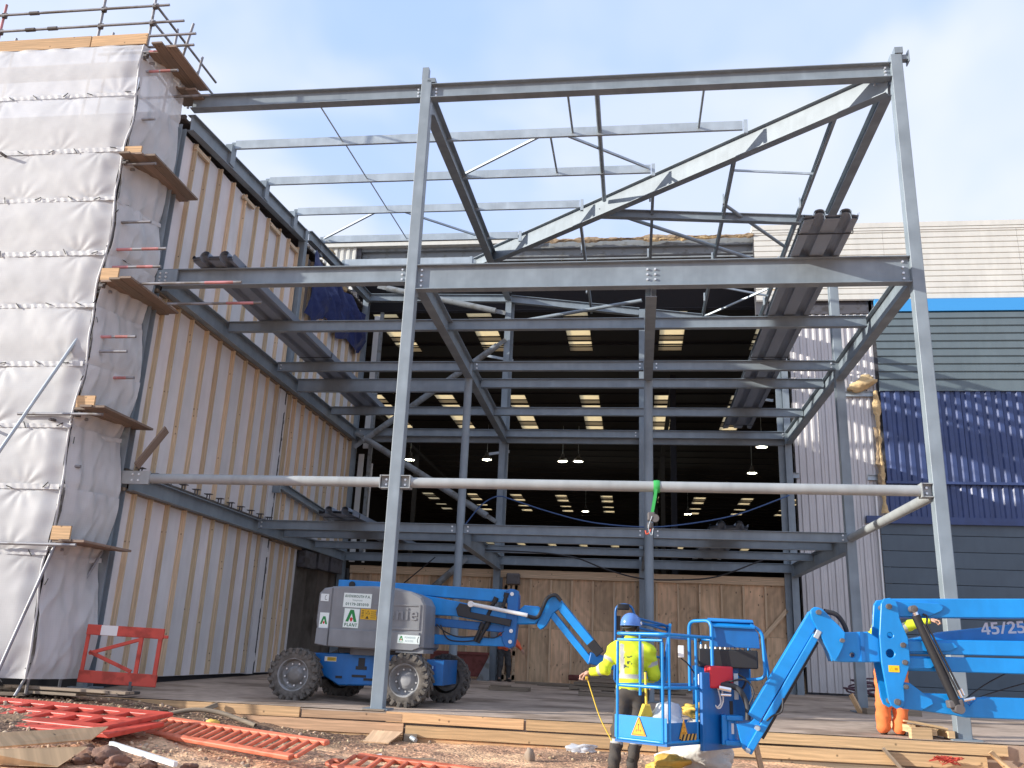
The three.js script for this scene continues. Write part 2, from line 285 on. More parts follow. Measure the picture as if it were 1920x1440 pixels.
// ---------- ground and slab ----------
const slabY = (x, z) => 0.012 * Math.min(13, Math.max(0, -z)) + 0.03 * Math.max(0, Math.min(3, -x)) * sstep(0.6, -1.5, z);
function gh(x, z) {
  let h = -0.42 + 0.37 * sstep(0.2, -5.2, x) * sstep(9, 2.0, z) + 0.40 * sstep(9.45, 10.3, x);
  const near = sstep(14, 8, Math.abs(x - 2)) * sstep(14, 9, z);
  h += ((fbm(x * 0.8 + 40, z * 0.8 + 40, 101, 4) - 0.5) * 0.10 + (fbm(x * 4 + 9, z * 4 + 50, 103, 4) - 0.5) * 0.07 * sstep(5.5, 1, x + z * 0.3)) * near * sstep(10.2, 9.2, x);
  h += 0.07 * sstep(1.4, 0.4, z) * sstep(1.5, -1.5, x) * sstep(-0.1, 0.3, z);
  if (z < 0.18) h = Math.min(h, lerp(h, -0.8, sstep(0.2, -0.2, z)));
  return h;
}
{
  const xs = [], zs = [];
  for (const x of [-300, -150, -80, -40, -24, -16, -12]) xs.push(x); for (let x = -10; x <= 11; x += 0.055) xs.push(x); for (const x of [12, 14, 18, 26, 45, 90, 160, 300]) xs.push(x);
  for (const z of [-300, -160, -100, -60, -30, -10, -2]) zs.push(z); for (let z = -0.4; z <= 7.5; z += 0.055) zs.push(z); for (const z of [8, 9, 10.5, 12.5, 15, 20, 30, 60, 120, 300]) zs.push(z);
  const g = gridSurf(xs.length - 1, zs.length - 1, (u, v) => { const x = xs[Math.round(u * (xs.length - 1))], z = zs[Math.round((1 - v) * (zs.length - 1))]; return [x, gh(x, z), z, x, z]; });
  { const p = g.attributes.position, c = new Float32Array(p.count * 3); for (let i = 0; i < p.count; i++) { const x = p.getX(i), z = p.getZ(i), k = sstep(-1.2, 1.4, x + (z - 1.5) * 0.9 + (fbm(x * 0.9 + 30, z * 0.9 + 30, 701, 4) - 0.5) * 3.2), w = sstep(2.7, 3.3, x) * sstep(4.6, 4.0, x) * sstep(2.4, 1.2, z); const q = k * (1 - 0.7 * w); c[i * 3] = lerp(1.0, 2.95, q); c[i * 3 + 1] = lerp(0.96, 2.75, q); c[i * 3 + 2] = lerp(0.92, 2.5, q); } g.setAttribute('color', new THREE.BufferAttribute(c, 3)); }
  struct('ground', g, M.dirt);
  const sx = [-7.2, -5, -2.5, 0, 3, 6, 9, 12, 20, 45], sz = [0.22, -0.5, -1.5, -3, -5, -7, -9, -11, -13, -14, -30, -60, -96];
  const s = gridSurf(sx.length - 1, sz.length - 1, (u, v) => { const x = sx[Math.round(u * (sx.length - 1))], z = sz[Math.round(v * (sz.length - 1))]; return [x, slabY(x, z), z, x, z]; });
  struct('concrete_slab', [uvm(s), b2(-7.2, 45, -0.7, -0.012, 0.1, 0.218)], M.concrete);
}
function base(o, p) { o.position.set(...p); for (const c of o.children) c.position.sub(o.position); return o; }

// ---------- the warehouse behind ----------
{
  const w = thing('warehouse', 'large cream, grey and blue clad warehouse with its front wall stripped open', 'warehouse');
  const zf = -13.3;
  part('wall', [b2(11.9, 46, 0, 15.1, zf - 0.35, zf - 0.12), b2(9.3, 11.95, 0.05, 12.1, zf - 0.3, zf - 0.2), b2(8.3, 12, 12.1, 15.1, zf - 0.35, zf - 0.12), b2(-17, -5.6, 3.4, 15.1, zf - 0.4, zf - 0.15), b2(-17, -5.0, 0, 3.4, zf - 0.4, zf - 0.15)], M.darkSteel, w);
  const sheetRow = (name, x0, x1, y0, y1, z, len, pitch, dep, vert, m, flat) => { for (let x = x0; x < x1 - 0.01; x += len) { const L = Math.min(len, x1 - x); part(name, TR(corr(L - 0.006, y1 - y0, pitch, dep, vert, flat), x, y0, z + rr(-0.004, 0.004)), m, w); } };
  sheetRow('cladding_sheet', 8.3, 46, 12.52, 15.12, zf, 4.2, 0.2, 0.03, false, M.cream, 0.72);
  part('parapet_trim', [b2(8.25, 46, 15.12, 15.3, zf - 0.4, zf + 0.06), b2(8.25, 46, 15.02, 15.1, zf + 0.02, zf + 0.05)], M.cream, w);
  part('parapet_trim', [b2(-7.15, 0.6, 15.02, 15.22, zf - 0.35, zf + 0.05), b2(-7.15, 0.4, 14.86, 15.0, zf - 0.3, zf + 0.02)], M.cream, w, 'pale grey trim left on the stripped wall head');
  part('flashing', b2(12.05, 46, 12.08, 12.5, zf - 0.05, zf + 0.12), M.flash, w, 'bright blue flashing strip');
  sheetRow('cladding_sheet', 12.0, 46, 9.74, 12.06, zf + 0.03, 5.4, 0.262, 0.045, false, M.cladGrey, 0.66);
  part('flashing', [b2(11.98, 46, 9.42, 9.72, zf - 0.02, zf + 0.09), b2(11.98, 46, 9.38, 9.42, zf - 0.02, zf + 0.13)], M.cladGrey, w);
  sheetRow('cladding_sheet', 12.0, 46, 6.5, 9.42, zf + 0.04, 1.2, 0.3, 0.05, true, M.cladBlue, 0.42);
  part('flashing', b2(11.95, 46, 6.42, 6.5, zf - 0.05, zf + 0.11), M.cladBlue, w);
  sheetRow('cladding_sheet', 11.9, 46, 5.4, 6.42, zf - 0.02, 1.2, 0.3, 0.035, true, M.cladBlue, 0.42);
  part('door_head', b2(11.3, 46, 5.2, 5.42, zf - 0.1, zf + 0.06), M.cladBlue, w);
  for (let k = 0; k < 11; k++) part('shutter_slat', rb(22, 0.475, 0.05, 0.015, 22.7, 0.26 + k * 0.485, zf - 0.06), M.shutter, w);
  for (let k = 0; k < 3; k++) part('liner_sheet', TR(corr(0.875, 11.85, 0.2, 0.035, true, 0.3), 9.32 + k * 0.88, 0.22, zf - 0.14 - k * 0.003, 0, 0.0, 0.0), M.liner, w, k ? undefined : 'bare grey vertical liner sheet');
  part('corner_trim', [b2(11.62, 11.66, 0.2, 6.2, zf - 0.12, zf - 0.02)], M.white, w);
  for (const [x0, x1, y] of [[10.75, 11.95, 9.32], [11.45, 11.95, 6.62], [11.35, 11.7, 5.3], [8.98, 9.4, 8.6], [8.98, 9.4, 6.65], [8.98, 9.35, 1.0]]) part('sheeting_rail', chan([x0, y, zf - 0.05], [x1, y, zf - 0.05], 0.16, 0.07, 0.006), M.galv, w);
  // torn insulation
  part('insulation', TR(lump(0.36, 1.3, 0.6, 0.4, 0.6, 4, 3), 11.5, 9.65, zf + 0.06, 0, 0, 0.45), M.insul, w);
  const rag = (x0, y0, x1, y1, wd, s, m) => part('insulation', gridSurf(160, 8, (u, v) => { const L = Math.hypot(x1 - x0, y1 - y0), t = u * L, nx = -(y1 - y0) / L, ny = (x1 - x0) / L, w = wd * (0.25 + 1.5 * Math.pow(fbm(t * 3 + s, s, 811, 4), 1.4)), o = (v - 0.5) * w + 0.12 * wd * (fbm(t * 9, s + 3, 813, 3) - 0.5); return [lerp(x0, x1, u) + nx * o, lerp(y0, y1, u) + ny * o, zf + 0.03 + Math.sin(v * Math.PI) * wd * 0.5 * fbm(t * 6, v * 3 + s, 815, 4), t, v * wd]; }), m, w);
  rag(11.86, 5.5, 11.86, 9.4, 0.22, 1, M.insul); rag(11.8, 6.2, 11.8, 8.2, 0.2, 7, M.insulDark); rag(0.8, 14.9, 8.3, 14.95, 0.2, 13, M.insulDark); rag(0.2, 14.9, 3.2, 14.94, 0.12, 23, M.insulDark); rag(4.6, 14.88, 8.25, 14.93, 0.16, 33, M.insul);
  part('insulation', TR(lump(0.3, 1.2, 1.1, 0.5, 0.6, 4, 77), 8.85, 13.05, zf - 0.1), M.insul, w);
  for (let k = 0; k < 5; k++) part('insulation', TR(lump(0.17, 1.1, 0.8, 1.6, 0.7, 3, 90 + k), -5.2, 12.6 - k * 0.3, -9.2 - k * 0.7), M.insul, w);
  part('eaves_beam', [b2(-5.8, 8.3, 14.34, 14.74, zf - 0.5, zf - 0.35), b2(-5.8, 8.3, 14.74, 15.0, zf - 0.5, zf - 0.2), b2(-5.8, 8.3, 14.28, 14.34, zf - 0.5, zf - 0.2)], M.steelOld, w);
  for (const [x, y0, y1] of [[-3.3, 13.2, 14.3], [-0.4, 13.3, 14.3], [0.9, 13.3, 14.3], [2.0, 13.3, 14.3], [3.6, 13.2, 14.3], [5.3, 13.2, 14.3]]) part('hanger', b2(x - 0.035, x + 0.035, y0, y1, zf - 0.45, zf - 0.4), M.galv, w);
  sheetRow('cladding_sheet', -7.15, -5.75, 13.2, 14.9, zf - 0.12, 0.7, 0.24, 0.04, true, M.cream, 0.4);
  part('jamb_strip', b2(-4.86, -4.62, 7.4, 12.2, zf - 0.2, zf - 0.15), M.white, w);
  part('jamb_strip', b2(-4.98, -4.8, 3.6, 7.2, zf - 0.2, zf - 0.15), M.white, w);
  part('jamb_strip', b2(-4.58, -4.5, 3.6, 6.9, zf - 0.3, zf - 0.25), M.white, w);
  // roof with translucent rooflights, dark inside
  const cols = []; for (let k = -4; k <= 4; k++) cols.push(2.1 + k * 3.6);
  const rows = [[-15.3, -15.75], [-15.8, -16.2, 1], [-17.1, -17.85], [-17.9, -18.4, 1], [-18.45, -19.1], [-19.15, -19.7, 1], [-26.1, -26.95], [-27, -27.85, 1], [-27.9, -28.4], [-30, -31.2], [-31.25, -32.05, 1], [-32.1, -33.2], [-54, -55], [-55.1, -56.2, 1], [-56.3, -57.3], [-59, -60.1], [-61.6, -62.7], [-86, -88.5], [-90.5, -92.5]];
  const rg = [], hw = 0.47; let px = -17;
  for (const c of cols) { rg.push(b2(px, c - hw, 13, 13.12, -15, -96)); let pz = -15; for (const [a, b] of rows) { if (pz > a) rg.push(b2(c - hw, c + hw, 13, 13.12, pz, a)); pz = b; } rg.push(b2(c - hw, c + hw, 13, 13.12, pz, -96)); px = c + hw; }
  rg.push(b2(px, 46, 13, 13.12, -15, -96));
  const slope = bx(63.4, 0.12, 2.1, 14.5, 13.72, -14.36, -0.76); rg.push(slope);
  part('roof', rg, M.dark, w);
  for (const c of cols) rows.forEach(([a, b, dim], i) => { if (i > 11 || Math.abs(c - 2) < 16) part('rooflight', b2(c - hw, c + hw, 13.04, 13.06, a, b), dim ? M.rooflightOld : M.rooflight, w); });
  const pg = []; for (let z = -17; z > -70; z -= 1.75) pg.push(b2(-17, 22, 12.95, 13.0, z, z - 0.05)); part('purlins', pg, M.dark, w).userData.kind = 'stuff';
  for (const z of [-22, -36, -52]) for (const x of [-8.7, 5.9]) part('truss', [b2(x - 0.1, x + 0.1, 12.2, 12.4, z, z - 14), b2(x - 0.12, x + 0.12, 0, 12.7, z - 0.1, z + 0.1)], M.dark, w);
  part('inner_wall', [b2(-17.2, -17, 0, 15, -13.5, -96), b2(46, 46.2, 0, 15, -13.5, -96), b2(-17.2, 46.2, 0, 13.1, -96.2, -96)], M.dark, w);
  for (const [x0, y0, x1, y1] of [[8.9, 9.45, 7.7, 9.6], [0.0, 10.9, -1.0, 11.1], [0, 7.6, -0.7, 7.5]]) part('bracket', bar([x0, y0, -14.6], [x1, y1, -14.6], 0.09, 0.06), M.galv, w);
  base(w, [3, 0, -13.3]);
  // lit high-bay lamps in the hall
  const dome = uvm(new THREE.LatheGeometry([[0.05, 0.42], [0.09, 0.4], [0.1, 0.26], [0.16, 0.2], [0.25, 0.08], [0.285, 0]].map((p) => new THREE.Vector2(...p)), 20));
  [[-3.72, -31.85, 'left of centre'], [0.42, -32.0, 'left of the close pair'], [1.27, -32.0, 'right of the close pair'], [-8.1, -32.1, 'farthest left'], [10.39, -28.1, 'highest one, at right'], [10.72, -34.5, 'low at right above the pipe'], [0.76, -49.3, 'below the pipe, left one'], [8.1, -49.6, 'below the pipe, right one']].forEach(([x, z, d]) => {
    const l = thing('hanging_lamp', `round lit lamp hanging in the dark hall, ${d}`, 'lamp', [x, 11, z], 0, 'lit lamps hanging in the hall');
    part('lamp_shade', dome.clone(), M.darkSteel, l); part('diffuser', uvm(new THREE.CylinderGeometry(0.27, 0.27, 0.02, 20)), M.lampGlow, l); part('rod', tube([0, 0.42, 0], [0, 1.98, 0], 0.015, 6), M.galv, l);
    const p = new THREE.PointLight(new THREE.Color(1, 0.95, 0.8), 6, 40); p.position.set(0, -0.08, 0); l.add(p);
  });
}

// ---------- timber hoarding across the foot of the opening ----------
{
  const h = thing('timber_hoarding', 'plywood hoarding with timber studs closing the foot of the opening', 'hoarding', [2.05, 0.16, -13]);
  const W = 13.5, n = 21, q = W / n;
  for (let k = 0; k < n; k++) for (const [a, b] of [[0, 1.55], [1.555, 3.05]]) { const v = mVar(M.ply, 4, k * 3 + (a ? 1 : 0)); part('ply_panel', bx(q - 0.006, b - a, 0.018, -W / 2 + (k + 0.5) * q, (a + b) / 2, rr(-0.006, 0.006)), v, h); }
  for (let k = 0; k <= n; k++) part('stud', TR(bar([0, 0, 0], [0, 3.02, 0], 0.05, 0.06), -W / 2 + k * q, 0, 0.045), M.studs, h);
  part('top_rail', [bx(W + 0.1, 0.24, 0.05, 0, 3.17, 0.055)], M.studs, h);
  part('brace', bar([W / 2 - 1.5, 0.7, 0.1], [W / 2 - 0.05, 2.35, 0.1], 0.12, 0.04), M.studs, h);
  part('slotted_post', [bx(0.09, 3.0, 0.06, -1.72, 1.5, 0.12), bx(0.05, 3.0, 0.06, -1.56, 1.5, 0.12), bx(0.09, 3.0, 0.06, -1.4, 1.5, 0.12), ...[0.1, 0.8, 1.45, 2.1, 2.75].map((y) => bx(0.42, 0.14, 0.06, -1.56, y, 0.12))], M.studs, h);
  part('post_cap', rb(0.42, 0.34, 0.25, 0.04, -1.5, 3.0, 0.16), M.coupler, h);
}

// ---------- the building at left: wall of white panels and battens ----------
{
  const w = thing('panelled_wall', 'tall side wall of white insulation panels with vertical timber battens, left', 'wall');
  const xf = -5.12;
  const bay = (y0, y1, z0, z1, bz, top) => {                 // one storey of one bay; bz = batten centres
    const e = [z0, ...bz, z1]; const yt = (z) => top ? top(z) : y1;
    for (let i = 0; i < e.length - 1; i++) { const a = e[i], b = e[i + 1], t = (yt(a) + yt(b)) / 2; if (a - b > 0.05) part('panel', b2(xf - 0.08 + rr(-0.006, 0.004), xf + rr(-0.004, 0.004), y0, t, a - 0.002, b + 0.002), mVar(M.panel, 3, i + Math.round(y0), 0.3), w); }
    for (const z of bz) { const t = yt(z); part('batten', TR(bar([0, 0, 0], [0, t - y0 - 0.03, 0], 0.15 + rr(-0.02, 0.02), 0.035), 0, 0, 0).applyMatrix4(new THREE.Matrix4().makeRotationY(Math.PI / 2)).translate(xf + 0.025, y0 + 0.015, z), mVar(M.batten, 4, Math.round(-z * 7 + y0)), w); }
  };
  const lo = [-0.57, -1.17, -1.82, -2.51, -3.22, -3.85, -4.52, -5.24, -5.89, -6.42], up = [-0.5, -1.07, -1.67, -2.35, -3.0, -3.7, -4.4, -5.09, -5.77, -6.38];
  const roofY = (z) => 11.12 - 0.07 * z;
  bay(0.24, 3.56, -0.12, -6.62, lo); bay(3.95, 7.5, -0.12, -6.62, up);
  bay(7.95, 11.2, -0.12, -6.62, up.map((z) => z - 0.2), roofY);
  bay(0.24, 3.5, -7.2, -9.2, [-7.35, -7.91, -8.3, -8.75]); bay(3.95, 7.48, -7.15, -12.9, [-7.3, -7.68, -8.32, -8.92, -9.47, -10.13, -10.74, -11.46, -12.2, -12.7]);
  bay(7.95, 11.8, -7.1, -12.9, [-7.3, -7.8, -8.32, -8.92, -9.47, -10.13, -10.74, -11.46, -12.2, -12.7], (z) => 11.7);
  part('edge_panel', [b2(xf - 0.1, xf + 0.06, 0.22, 3.52, -6.64, -6.98), b2(xf - 0.1, xf + 0.06, 3.98, 7.46, -6.62, -6.98)], M.panel, w);
  part('joint_gap', [b2(xf - 0.2, xf + 0.01, 0.2, 7.5, -6.99, -7.17), b2(xf - 0.2, xf - 0.03, 7.9, 11.6, -6.6, -7.1)], M.dark, w);
  for (let k = 0; k < 16; k++) part('torn_lining', TR(lump(0.08, 0.5, 1.6, 0.9, 0.6, 2, k + 201), xf + 0.0, 0.6 + k * 0.43, -7.07 + rr(-0.04, 0.04)), k % 3 ? M.coupler : M.panel, w);
  for (const [y, a, b] of [[3.54, -0.1, -6.95], [3.5, -7.15, -9.3], [7.49, -0.1, -6.9], [7.47, -7.1, -12.9]]) part('head_batten', b2(xf - 0.02, xf + 0.09, y, y + 0.06, a, b), M.timberOld, w);
  for (const [y, a, b] of [[3.88, -0.1, -6.95], [7.9, -0.1, -12.9]]) part('sole_plate', b2(xf - 0.02, xf + 0.1, y, y + 0.07, a, b), M.block, w);
  for (let k = 0; k < 4; k++) part('block_panel', b2(xf - 0.1, xf - 0.02 + rr(-0.01, 0.01), 0.2, 3.4, -9.22 - k * 0.95, -10.16 - k * 0.95), mVar(M.block, 3, k), w);
  for (const [z0, z1, y] of [[-9.3, -10.2, 3.35], [-10.4, -11.3, 3.4], [-11.5, -12.6, 3.42]]) part('bracket', b2(xf, xf + 0.22, y - 0.3, y + 0.15, z0, z1), M.darkSteel, w);
  part('back_core', [b2(-34, xf - 0.1, -0.3, 11.05, -0.1, -13.0), b2(-34, xf - 0.22, 10.9, 11.5, -6.0, -13.0)], M.dark, w);
  const rp = []; for (let z = -0.1; z > -13; z -= 0.27) { const y = 11.42 - 0.07 * z; rp.push(bx(0.5, 0.05, 0.26, xf - 0.2, y, z - 0.12, 0.07), bx(0.5, 0.06, 0.07, xf - 0.2, y + 0.05, z - 0.05, 0.07)); }
  part('roof_edge', rp, M.coupler, w);
  part('roof', bx(29, 0.1, 13.2, xf - 14.9, 11.95, -6.6, 0.07), M.coupler, w);
  for (const [z, y] of [[-0.9, 11.05], [-3.3, 11.2], [-4.9, 11.3], [-6.2, 11.4]]) part('noggin', bar([xf + 0.07, y, z + 0.25], [xf + 0.07, y + 0.02, z - 0.35], 0.09, 0.07), M.batten, w);
  base(w, [-5.12, 0.2, -6.5]);
  const t = gridSurf(60, 40, (u, v) => {
    const z = -7.3 - u * 5.2, drop = 1.3 + 0.55 * fbm(u * 6, 1.3, 301, 3) + 0.5 * sstep(0.25, 0.05, u) - 0.2 * u, y = 11.85 - (1 - v) * drop - 0.02 * u + 0.05 * Math.sin(u * 20);
    const f = fbm(u * 7 + v * 2, v * 2.5 + u * 3, 303, 4); return [xf + 0.1 + 0.35 * f * (0.4 + Math.sin(v * 2.6)) + 0.12 * Math.sin(u * 31 + v * 4) * (1 - v) * 0.5, y, z, u * 5, v * 2];
  });
  single('tarpaulin', t, M.tarp, 'crumpled dark blue tarpaulin hanging over the top of the panelled wall', 'tarpaulin');
}
// ---------- steel frame: one bolted structure ----------
const F1 = 3.845, F2 = 7.915, D2 = -5.82, D3 = -12.78;
const frameT = thing('steelwork', 'tall open grey steel frame of columns, beams, round pipes and thin roof purlins', 'steel frame');
{
  const f = frameT, P = (n, g, m = M.steel, l) => part(n, g, m, f, l);
  const bolts = (beam, pts, ax = 'z') => { for (const [x, y, z] of pts) { const g = ax === 'z' ? new THREE.CylinderGeometry(0.021, 0.023, 0.03, 6).rotateX(Math.PI / 2) : new THREE.CylinderGeometry(0.021, 0.023, 0.03, 6).rotateZ(Math.PI / 2); part('bolt', uvm(g).translate(x, y, z), M.bolt, beam); } };
  const sq = (x, z, y0, y1, w = 0.21, d = 0.21) => rb(w, y1 - y0, d, 0.014, x, (y0 + y1) / 2, z);
  const foot = (x, z, y) => bx(0.42, 0.025, 0.42, x, y + 0.0125, z);
  // columns
  const cL = P('column', [b2(-5.21, -5.03, 0.1, 11.2, 0, -0.015), b2(-5.21, -5.03, 0.1, 11.2, -0.2, -0.185), b2(-5.13, -5.118, 0.1, 11.2, -0.015, -0.185), foot(-5.1, -0.1, 0.1)]);
  const cM = P('column', [sq(0.105, -0.105, 0, 12.0), foot(0.105, -0.105, 0.0)]);
  part('column_stub', [bx(0.13, 0.3, 0.13, 0.065, 12.14, -0.07), bx(0.16, 0.1, 0.2, 0.2, 11.98, -0.1)], M.steel, cM);
  const cR = P('column', [sq(9.15, -0.105, 0, 12.07), foot(9.15, -0.105, 0.0)]);
  part('column_stub', [bx(0.15, 0.13, 0.15, 9.2, 12.14, -0.06), bx(0.14, 0.1, 0.12, 9.3, 12.02, -0.1), bx(0.02, 0.24, 0.18, 9.38, 12.03, -0.1)], M.steel, cR);
  P('column', [uvm(new THREE.CylinderGeometry(0.095, 0.095, F2 - 0.02, 24)).translate(0.17, (F2 - 0.02) / 2 + 0.05, D2), foot(0.17, D2, slabY(0, D2))]);
  P('column', [uvm(new THREE.CylinderGeometry(0.105, 0.105, F2 - 0.1, 24)).translate(4.6, (F2 - 0.1) / 2 + 0.05, D2), foot(4.6, D2, slabY(4, D2))]);
  P('column', [sq(9.075, D2 - 0.1, 0.0, 11.75), foot(9.075, D2 - 0.1, slabY(9, D2))]);
  P('column', [sq(-5.0, D2 - 0.95, 7.92, 12.2, 0.2, 0.2)]);
  const hcol = (x, z, y1) => [b2(x - 0.1, x + 0.1, 0.1, y1, z, z - 0.014), b2(x - 0.1, x + 0.1, 0.1, y1, z - 0.21, z - 0.196), b2(x - 0.006, x + 0.006, 0.1, y1, z - 0.014, z - 0.196)];
  P('column', [...hcol(0.03, D3 + 0.06, 12.6), b2(-0.04, 0.2, 0.1, 12.5, D3 - 0.17, D3 - 0.25)]); P('column', hcol(4.52, D3 + 0.1, 12.05)); P('column', [...hcol(9.0, D3 + 0.06, 11.6), b2(8.72, 8.9, 0.1, 11.6, D3 - 0.1, D3 - 0.14)]);
  P('column', hcol(-5.0, D3 + 0.06, 12.7));
  P('column', b2(-4.55, -4.43, 3.9, 12.2, D3 - 0.3, D3 - 0.4), M.steelOld);
  // front beams
  const yT = 11.9;
  const t1 = P('beam', ibeam([-4.93, yT - 0.16, -0.1], [0, yT - 0.16, -0.1], 0.32, 0.2)), t2 = P('beam', ibeam([0.21, yT - 0.16, -0.1], [9.04, yT - 0.16, -0.1], 0.32, 0.2));
  bolts(t1, [-0.08, 0, 0.08].map((d) => [-0.07, yT - 0.16 + d, -0.08])); bolts(t2, [...[-0.08, 0, 0.08].map((d) => [0.3, yT - 0.16 + d, -0.08]), ...[-0.08, 0, 0.08].map((d) => [8.95, yT - 0.16 + d, -0.08])]);
  const m1 = P('beam', [ibeam([-4.93, F2 - 0.175, -0.1], [0, F2 - 0.175, -0.1], 0.35, 0.19), b2(-5.12, -4.6, F2 - 0.33, F2 - 0.02, -0.045, 0.0)]), m2 = P('beam', [ibeam([0.21, F2 - 0.25, -0.1], [9.04, F2 - 0.25, -0.1], 0.5, 0.19)]);
  bolts(m1, [-0.1, 0, 0.1].flatMap((d) => [[-0.09, F2 - 0.17 + d, -0.08], [-4.95, F2 - 0.17 + d * 0.8, 0.005], [-4.83, F2 - 0.17 + d * 0.8, 0.005]]));
  bolts(m2, [-0.16, -0.055, 0.055, 0.16].flatMap((d) => [[0.29, F2 - 0.25 + d, -0.08], [8.93, F2 - 0.25 + d, -0.08]])); bolts(m2, [-0.1, 0, 0.1].flatMap((d) => [[4.5, F2 - 0.25 + d, -0.08], [4.64, F2 - 0.25 + d, -0.08]]));
  // pipes at first-floor level
  const yP = 3.765, pj = (x0, x1) => [b2(x0, x1, yP - 0.115, yP - 0.1, -0.18, 0.0), b2(x0, x1, yP + 0.1, yP + 0.115, -0.18, 0.0), b2(x0, x1, yP - 0.1, yP + 0.1, -0.1, -0.085)];
  const p1 = P('pipe_beam', [tube([-4.5, yP, -0.1], [-0.15, yP, -0.1], 0.09, 24), ...pj(-0.15, 0), b2(-0.165, -0.15, yP - 0.115, yP + 0.115, -0.19, 0.01), b2(-5.1, -4.5, yP - 0.12, yP + 0.12, -0.05, 0)], M.pipe), p2 = P('pipe_beam', [tube([0.37, yP, -0.1], [8.88, yP, -0.1], 0.09, 24), ...pj(0.21, 0.37), ...pj(8.88, 9.04), b2(0.37, 0.385, yP - 0.115, yP + 0.115, -0.19, 0.01), b2(8.865, 8.88, yP - 0.115, yP + 0.115, -0.19, 0.01)], M.pipe);
  bolts(p1, [[-0.06, yP + 0.045, -0.075], [-0.06, yP - 0.045, -0.075], [-4.7, yP + 0.055, 0.005], [-4.7, yP - 0.055, 0.005], [-4.82, yP + 0.055, 0.005], [-4.82, yP - 0.055, 0.005]]);
  bolts(p2, [[0.28, yP + 0.045, -0.075], [0.28, yP - 0.045, -0.075], [8.96, yP + 0.045, -0.075], [8.96, yP - 0.045, -0.075]]);
  P('pipe_beam', [tube([9.13, yP - 0.03, -0.22], [9.07, yP - 0.03, D2], 0.09, 24), b2(9.05, 9.2, yP - 0.15, yP + 0.1, -0.26, -0.21)], M.pipe);
  // beams running back, second floor
  P('beam', ibeam([-4.99, F2 - 0.2, -0.2], [-4.99, F2 - 0.2, D3], 0.38, 0.24));
  P('beam', ibeam([0.25, F2 - 0.25, -0.2], [0.1, F2 - 0.22, D3], 0.42, 0.19));
  P('beam', ibeam([4.57, F2 - 0.5, -0.2], [4.6, F2 - 0.38, D2 + 0.1], 0.28, 0.2));
  P('beam', ibeam([9.13, F2 - 0.25, -0.22], [9.07, F2 - 0.25, D2 + 0.01], 0.46, 0.19)); P('beam', ibeam([9.07, F2 - 0.22, D2 - 0.21], [9.0, F2 - 0.22, D3], 0.4, 0.19));
  // floor beams across, second floor
  const cross = (z, y, h, xs, w = 0.13, bl) => { for (let i = 0; i < xs.length - 1; i++) { const b = P('beam', ibeam([xs[i], y - h / 2, z], [xs[i + 1], y - h / 2, z], h, w, 0.012, 0.009)); if (bl) bolts(b, [-0.05, 0.05].flatMap((d) => [[xs[i] + 0.09, y - h / 2 + d, z + 0.02], [xs[i + 1] - 0.09, y - h / 2 + d, z + 0.02]])); } };
  cross(-2.92, F2, 0.24, [-4.87, 0.13, 4.48]); cross(-2.92, F2, 0.24, [4.68, 9.0]);
  cross(D2, F2, 0.24, [-4.87, 0.07], 0.13, 1); cross(D2, F2, 0.235, [0.27, 4.49], 0.13, 1); cross(D2, F2, 0.235, [4.71, 8.98], 0.13, 1);
  cross(-7.27, F2, 0.36, [-4.87, 0.1]); cross(-7.27, F2, 0.24, [0.22, 9.0]); cross(-10.08, F2, 0.24, [-4.87, 0.05, 9.0]);
  cross(D3, F2, 0.24, [-4.87, -0.06, 4.4, 8.95], 0.13, 1); cross(D3 - 0.12, F2 - 0.24, 0.18, [-4.87, 0, 8.95]);
  // first floor
  P('beam', ibeam([-4.99, F1 - 0.14, -0.2], [-4.99, F1 - 0.14, D3], 0.3, 0.24));
  cross(D2, F1, 0.215, [-4.87, 0.07], 0.13, 1); cross(D2, F1, 0.215, [0.27, 4.49], 0.13, 1); cross(D2, F1, 0.215, [4.71, 8.98], 0.13, 1);
  cross(-7.5, F1, 0.2, [-4.87, 0.1, 9.0]); cross(-9.9, F1, 0.2, [-4.87, 0.08, 9.0]); cross(D3, F1, 0.26, [-4.87, -0.06, 8.95]);
  P('beam', ibeam([0.17, F1 - 0.22, D2 - 0.1], [0.08, F1 - 0.22, D3], 0.42, 0.19)); P('beam', ibeam([9.07, F1 - 0.2, D2 - 0.21], [9.0, F1 - 0.2, D3], 0.38, 0.19));
  P('beam', ibeam([4.6, F1 - 0.16, D2 - 0.1], [4.55, F1 - 0.16, D3], 0.3, 0.15));
  // small studs standing on the left first-floor beam
  for (let k = 0; k < 12; k++) { const z = -0.45 - k * 0.56; P('jack_stud', [tube([-4.99, F1, z], [-4.99, F1 + 0.17, z], 0.016, 6), tube([-4.93, F1, z], [-4.93, F1 + 0.17, z], 0.016, 6), bx(0.16, 0.015, 0.12, -4.96, F1 + 0.178, z)], M.coupler); }
  for (const [y, z0, z1] of [[4.95, -6.9, -9.2]]) P('bracket_beam', [ibeam([-4.98, y, z0], [-4.9, y - 0.35, -12.6], 0.2, 0.14), b2(-5.05, -4.85, y - 0.25, y + 0.1, -6.82, -6.9)]);
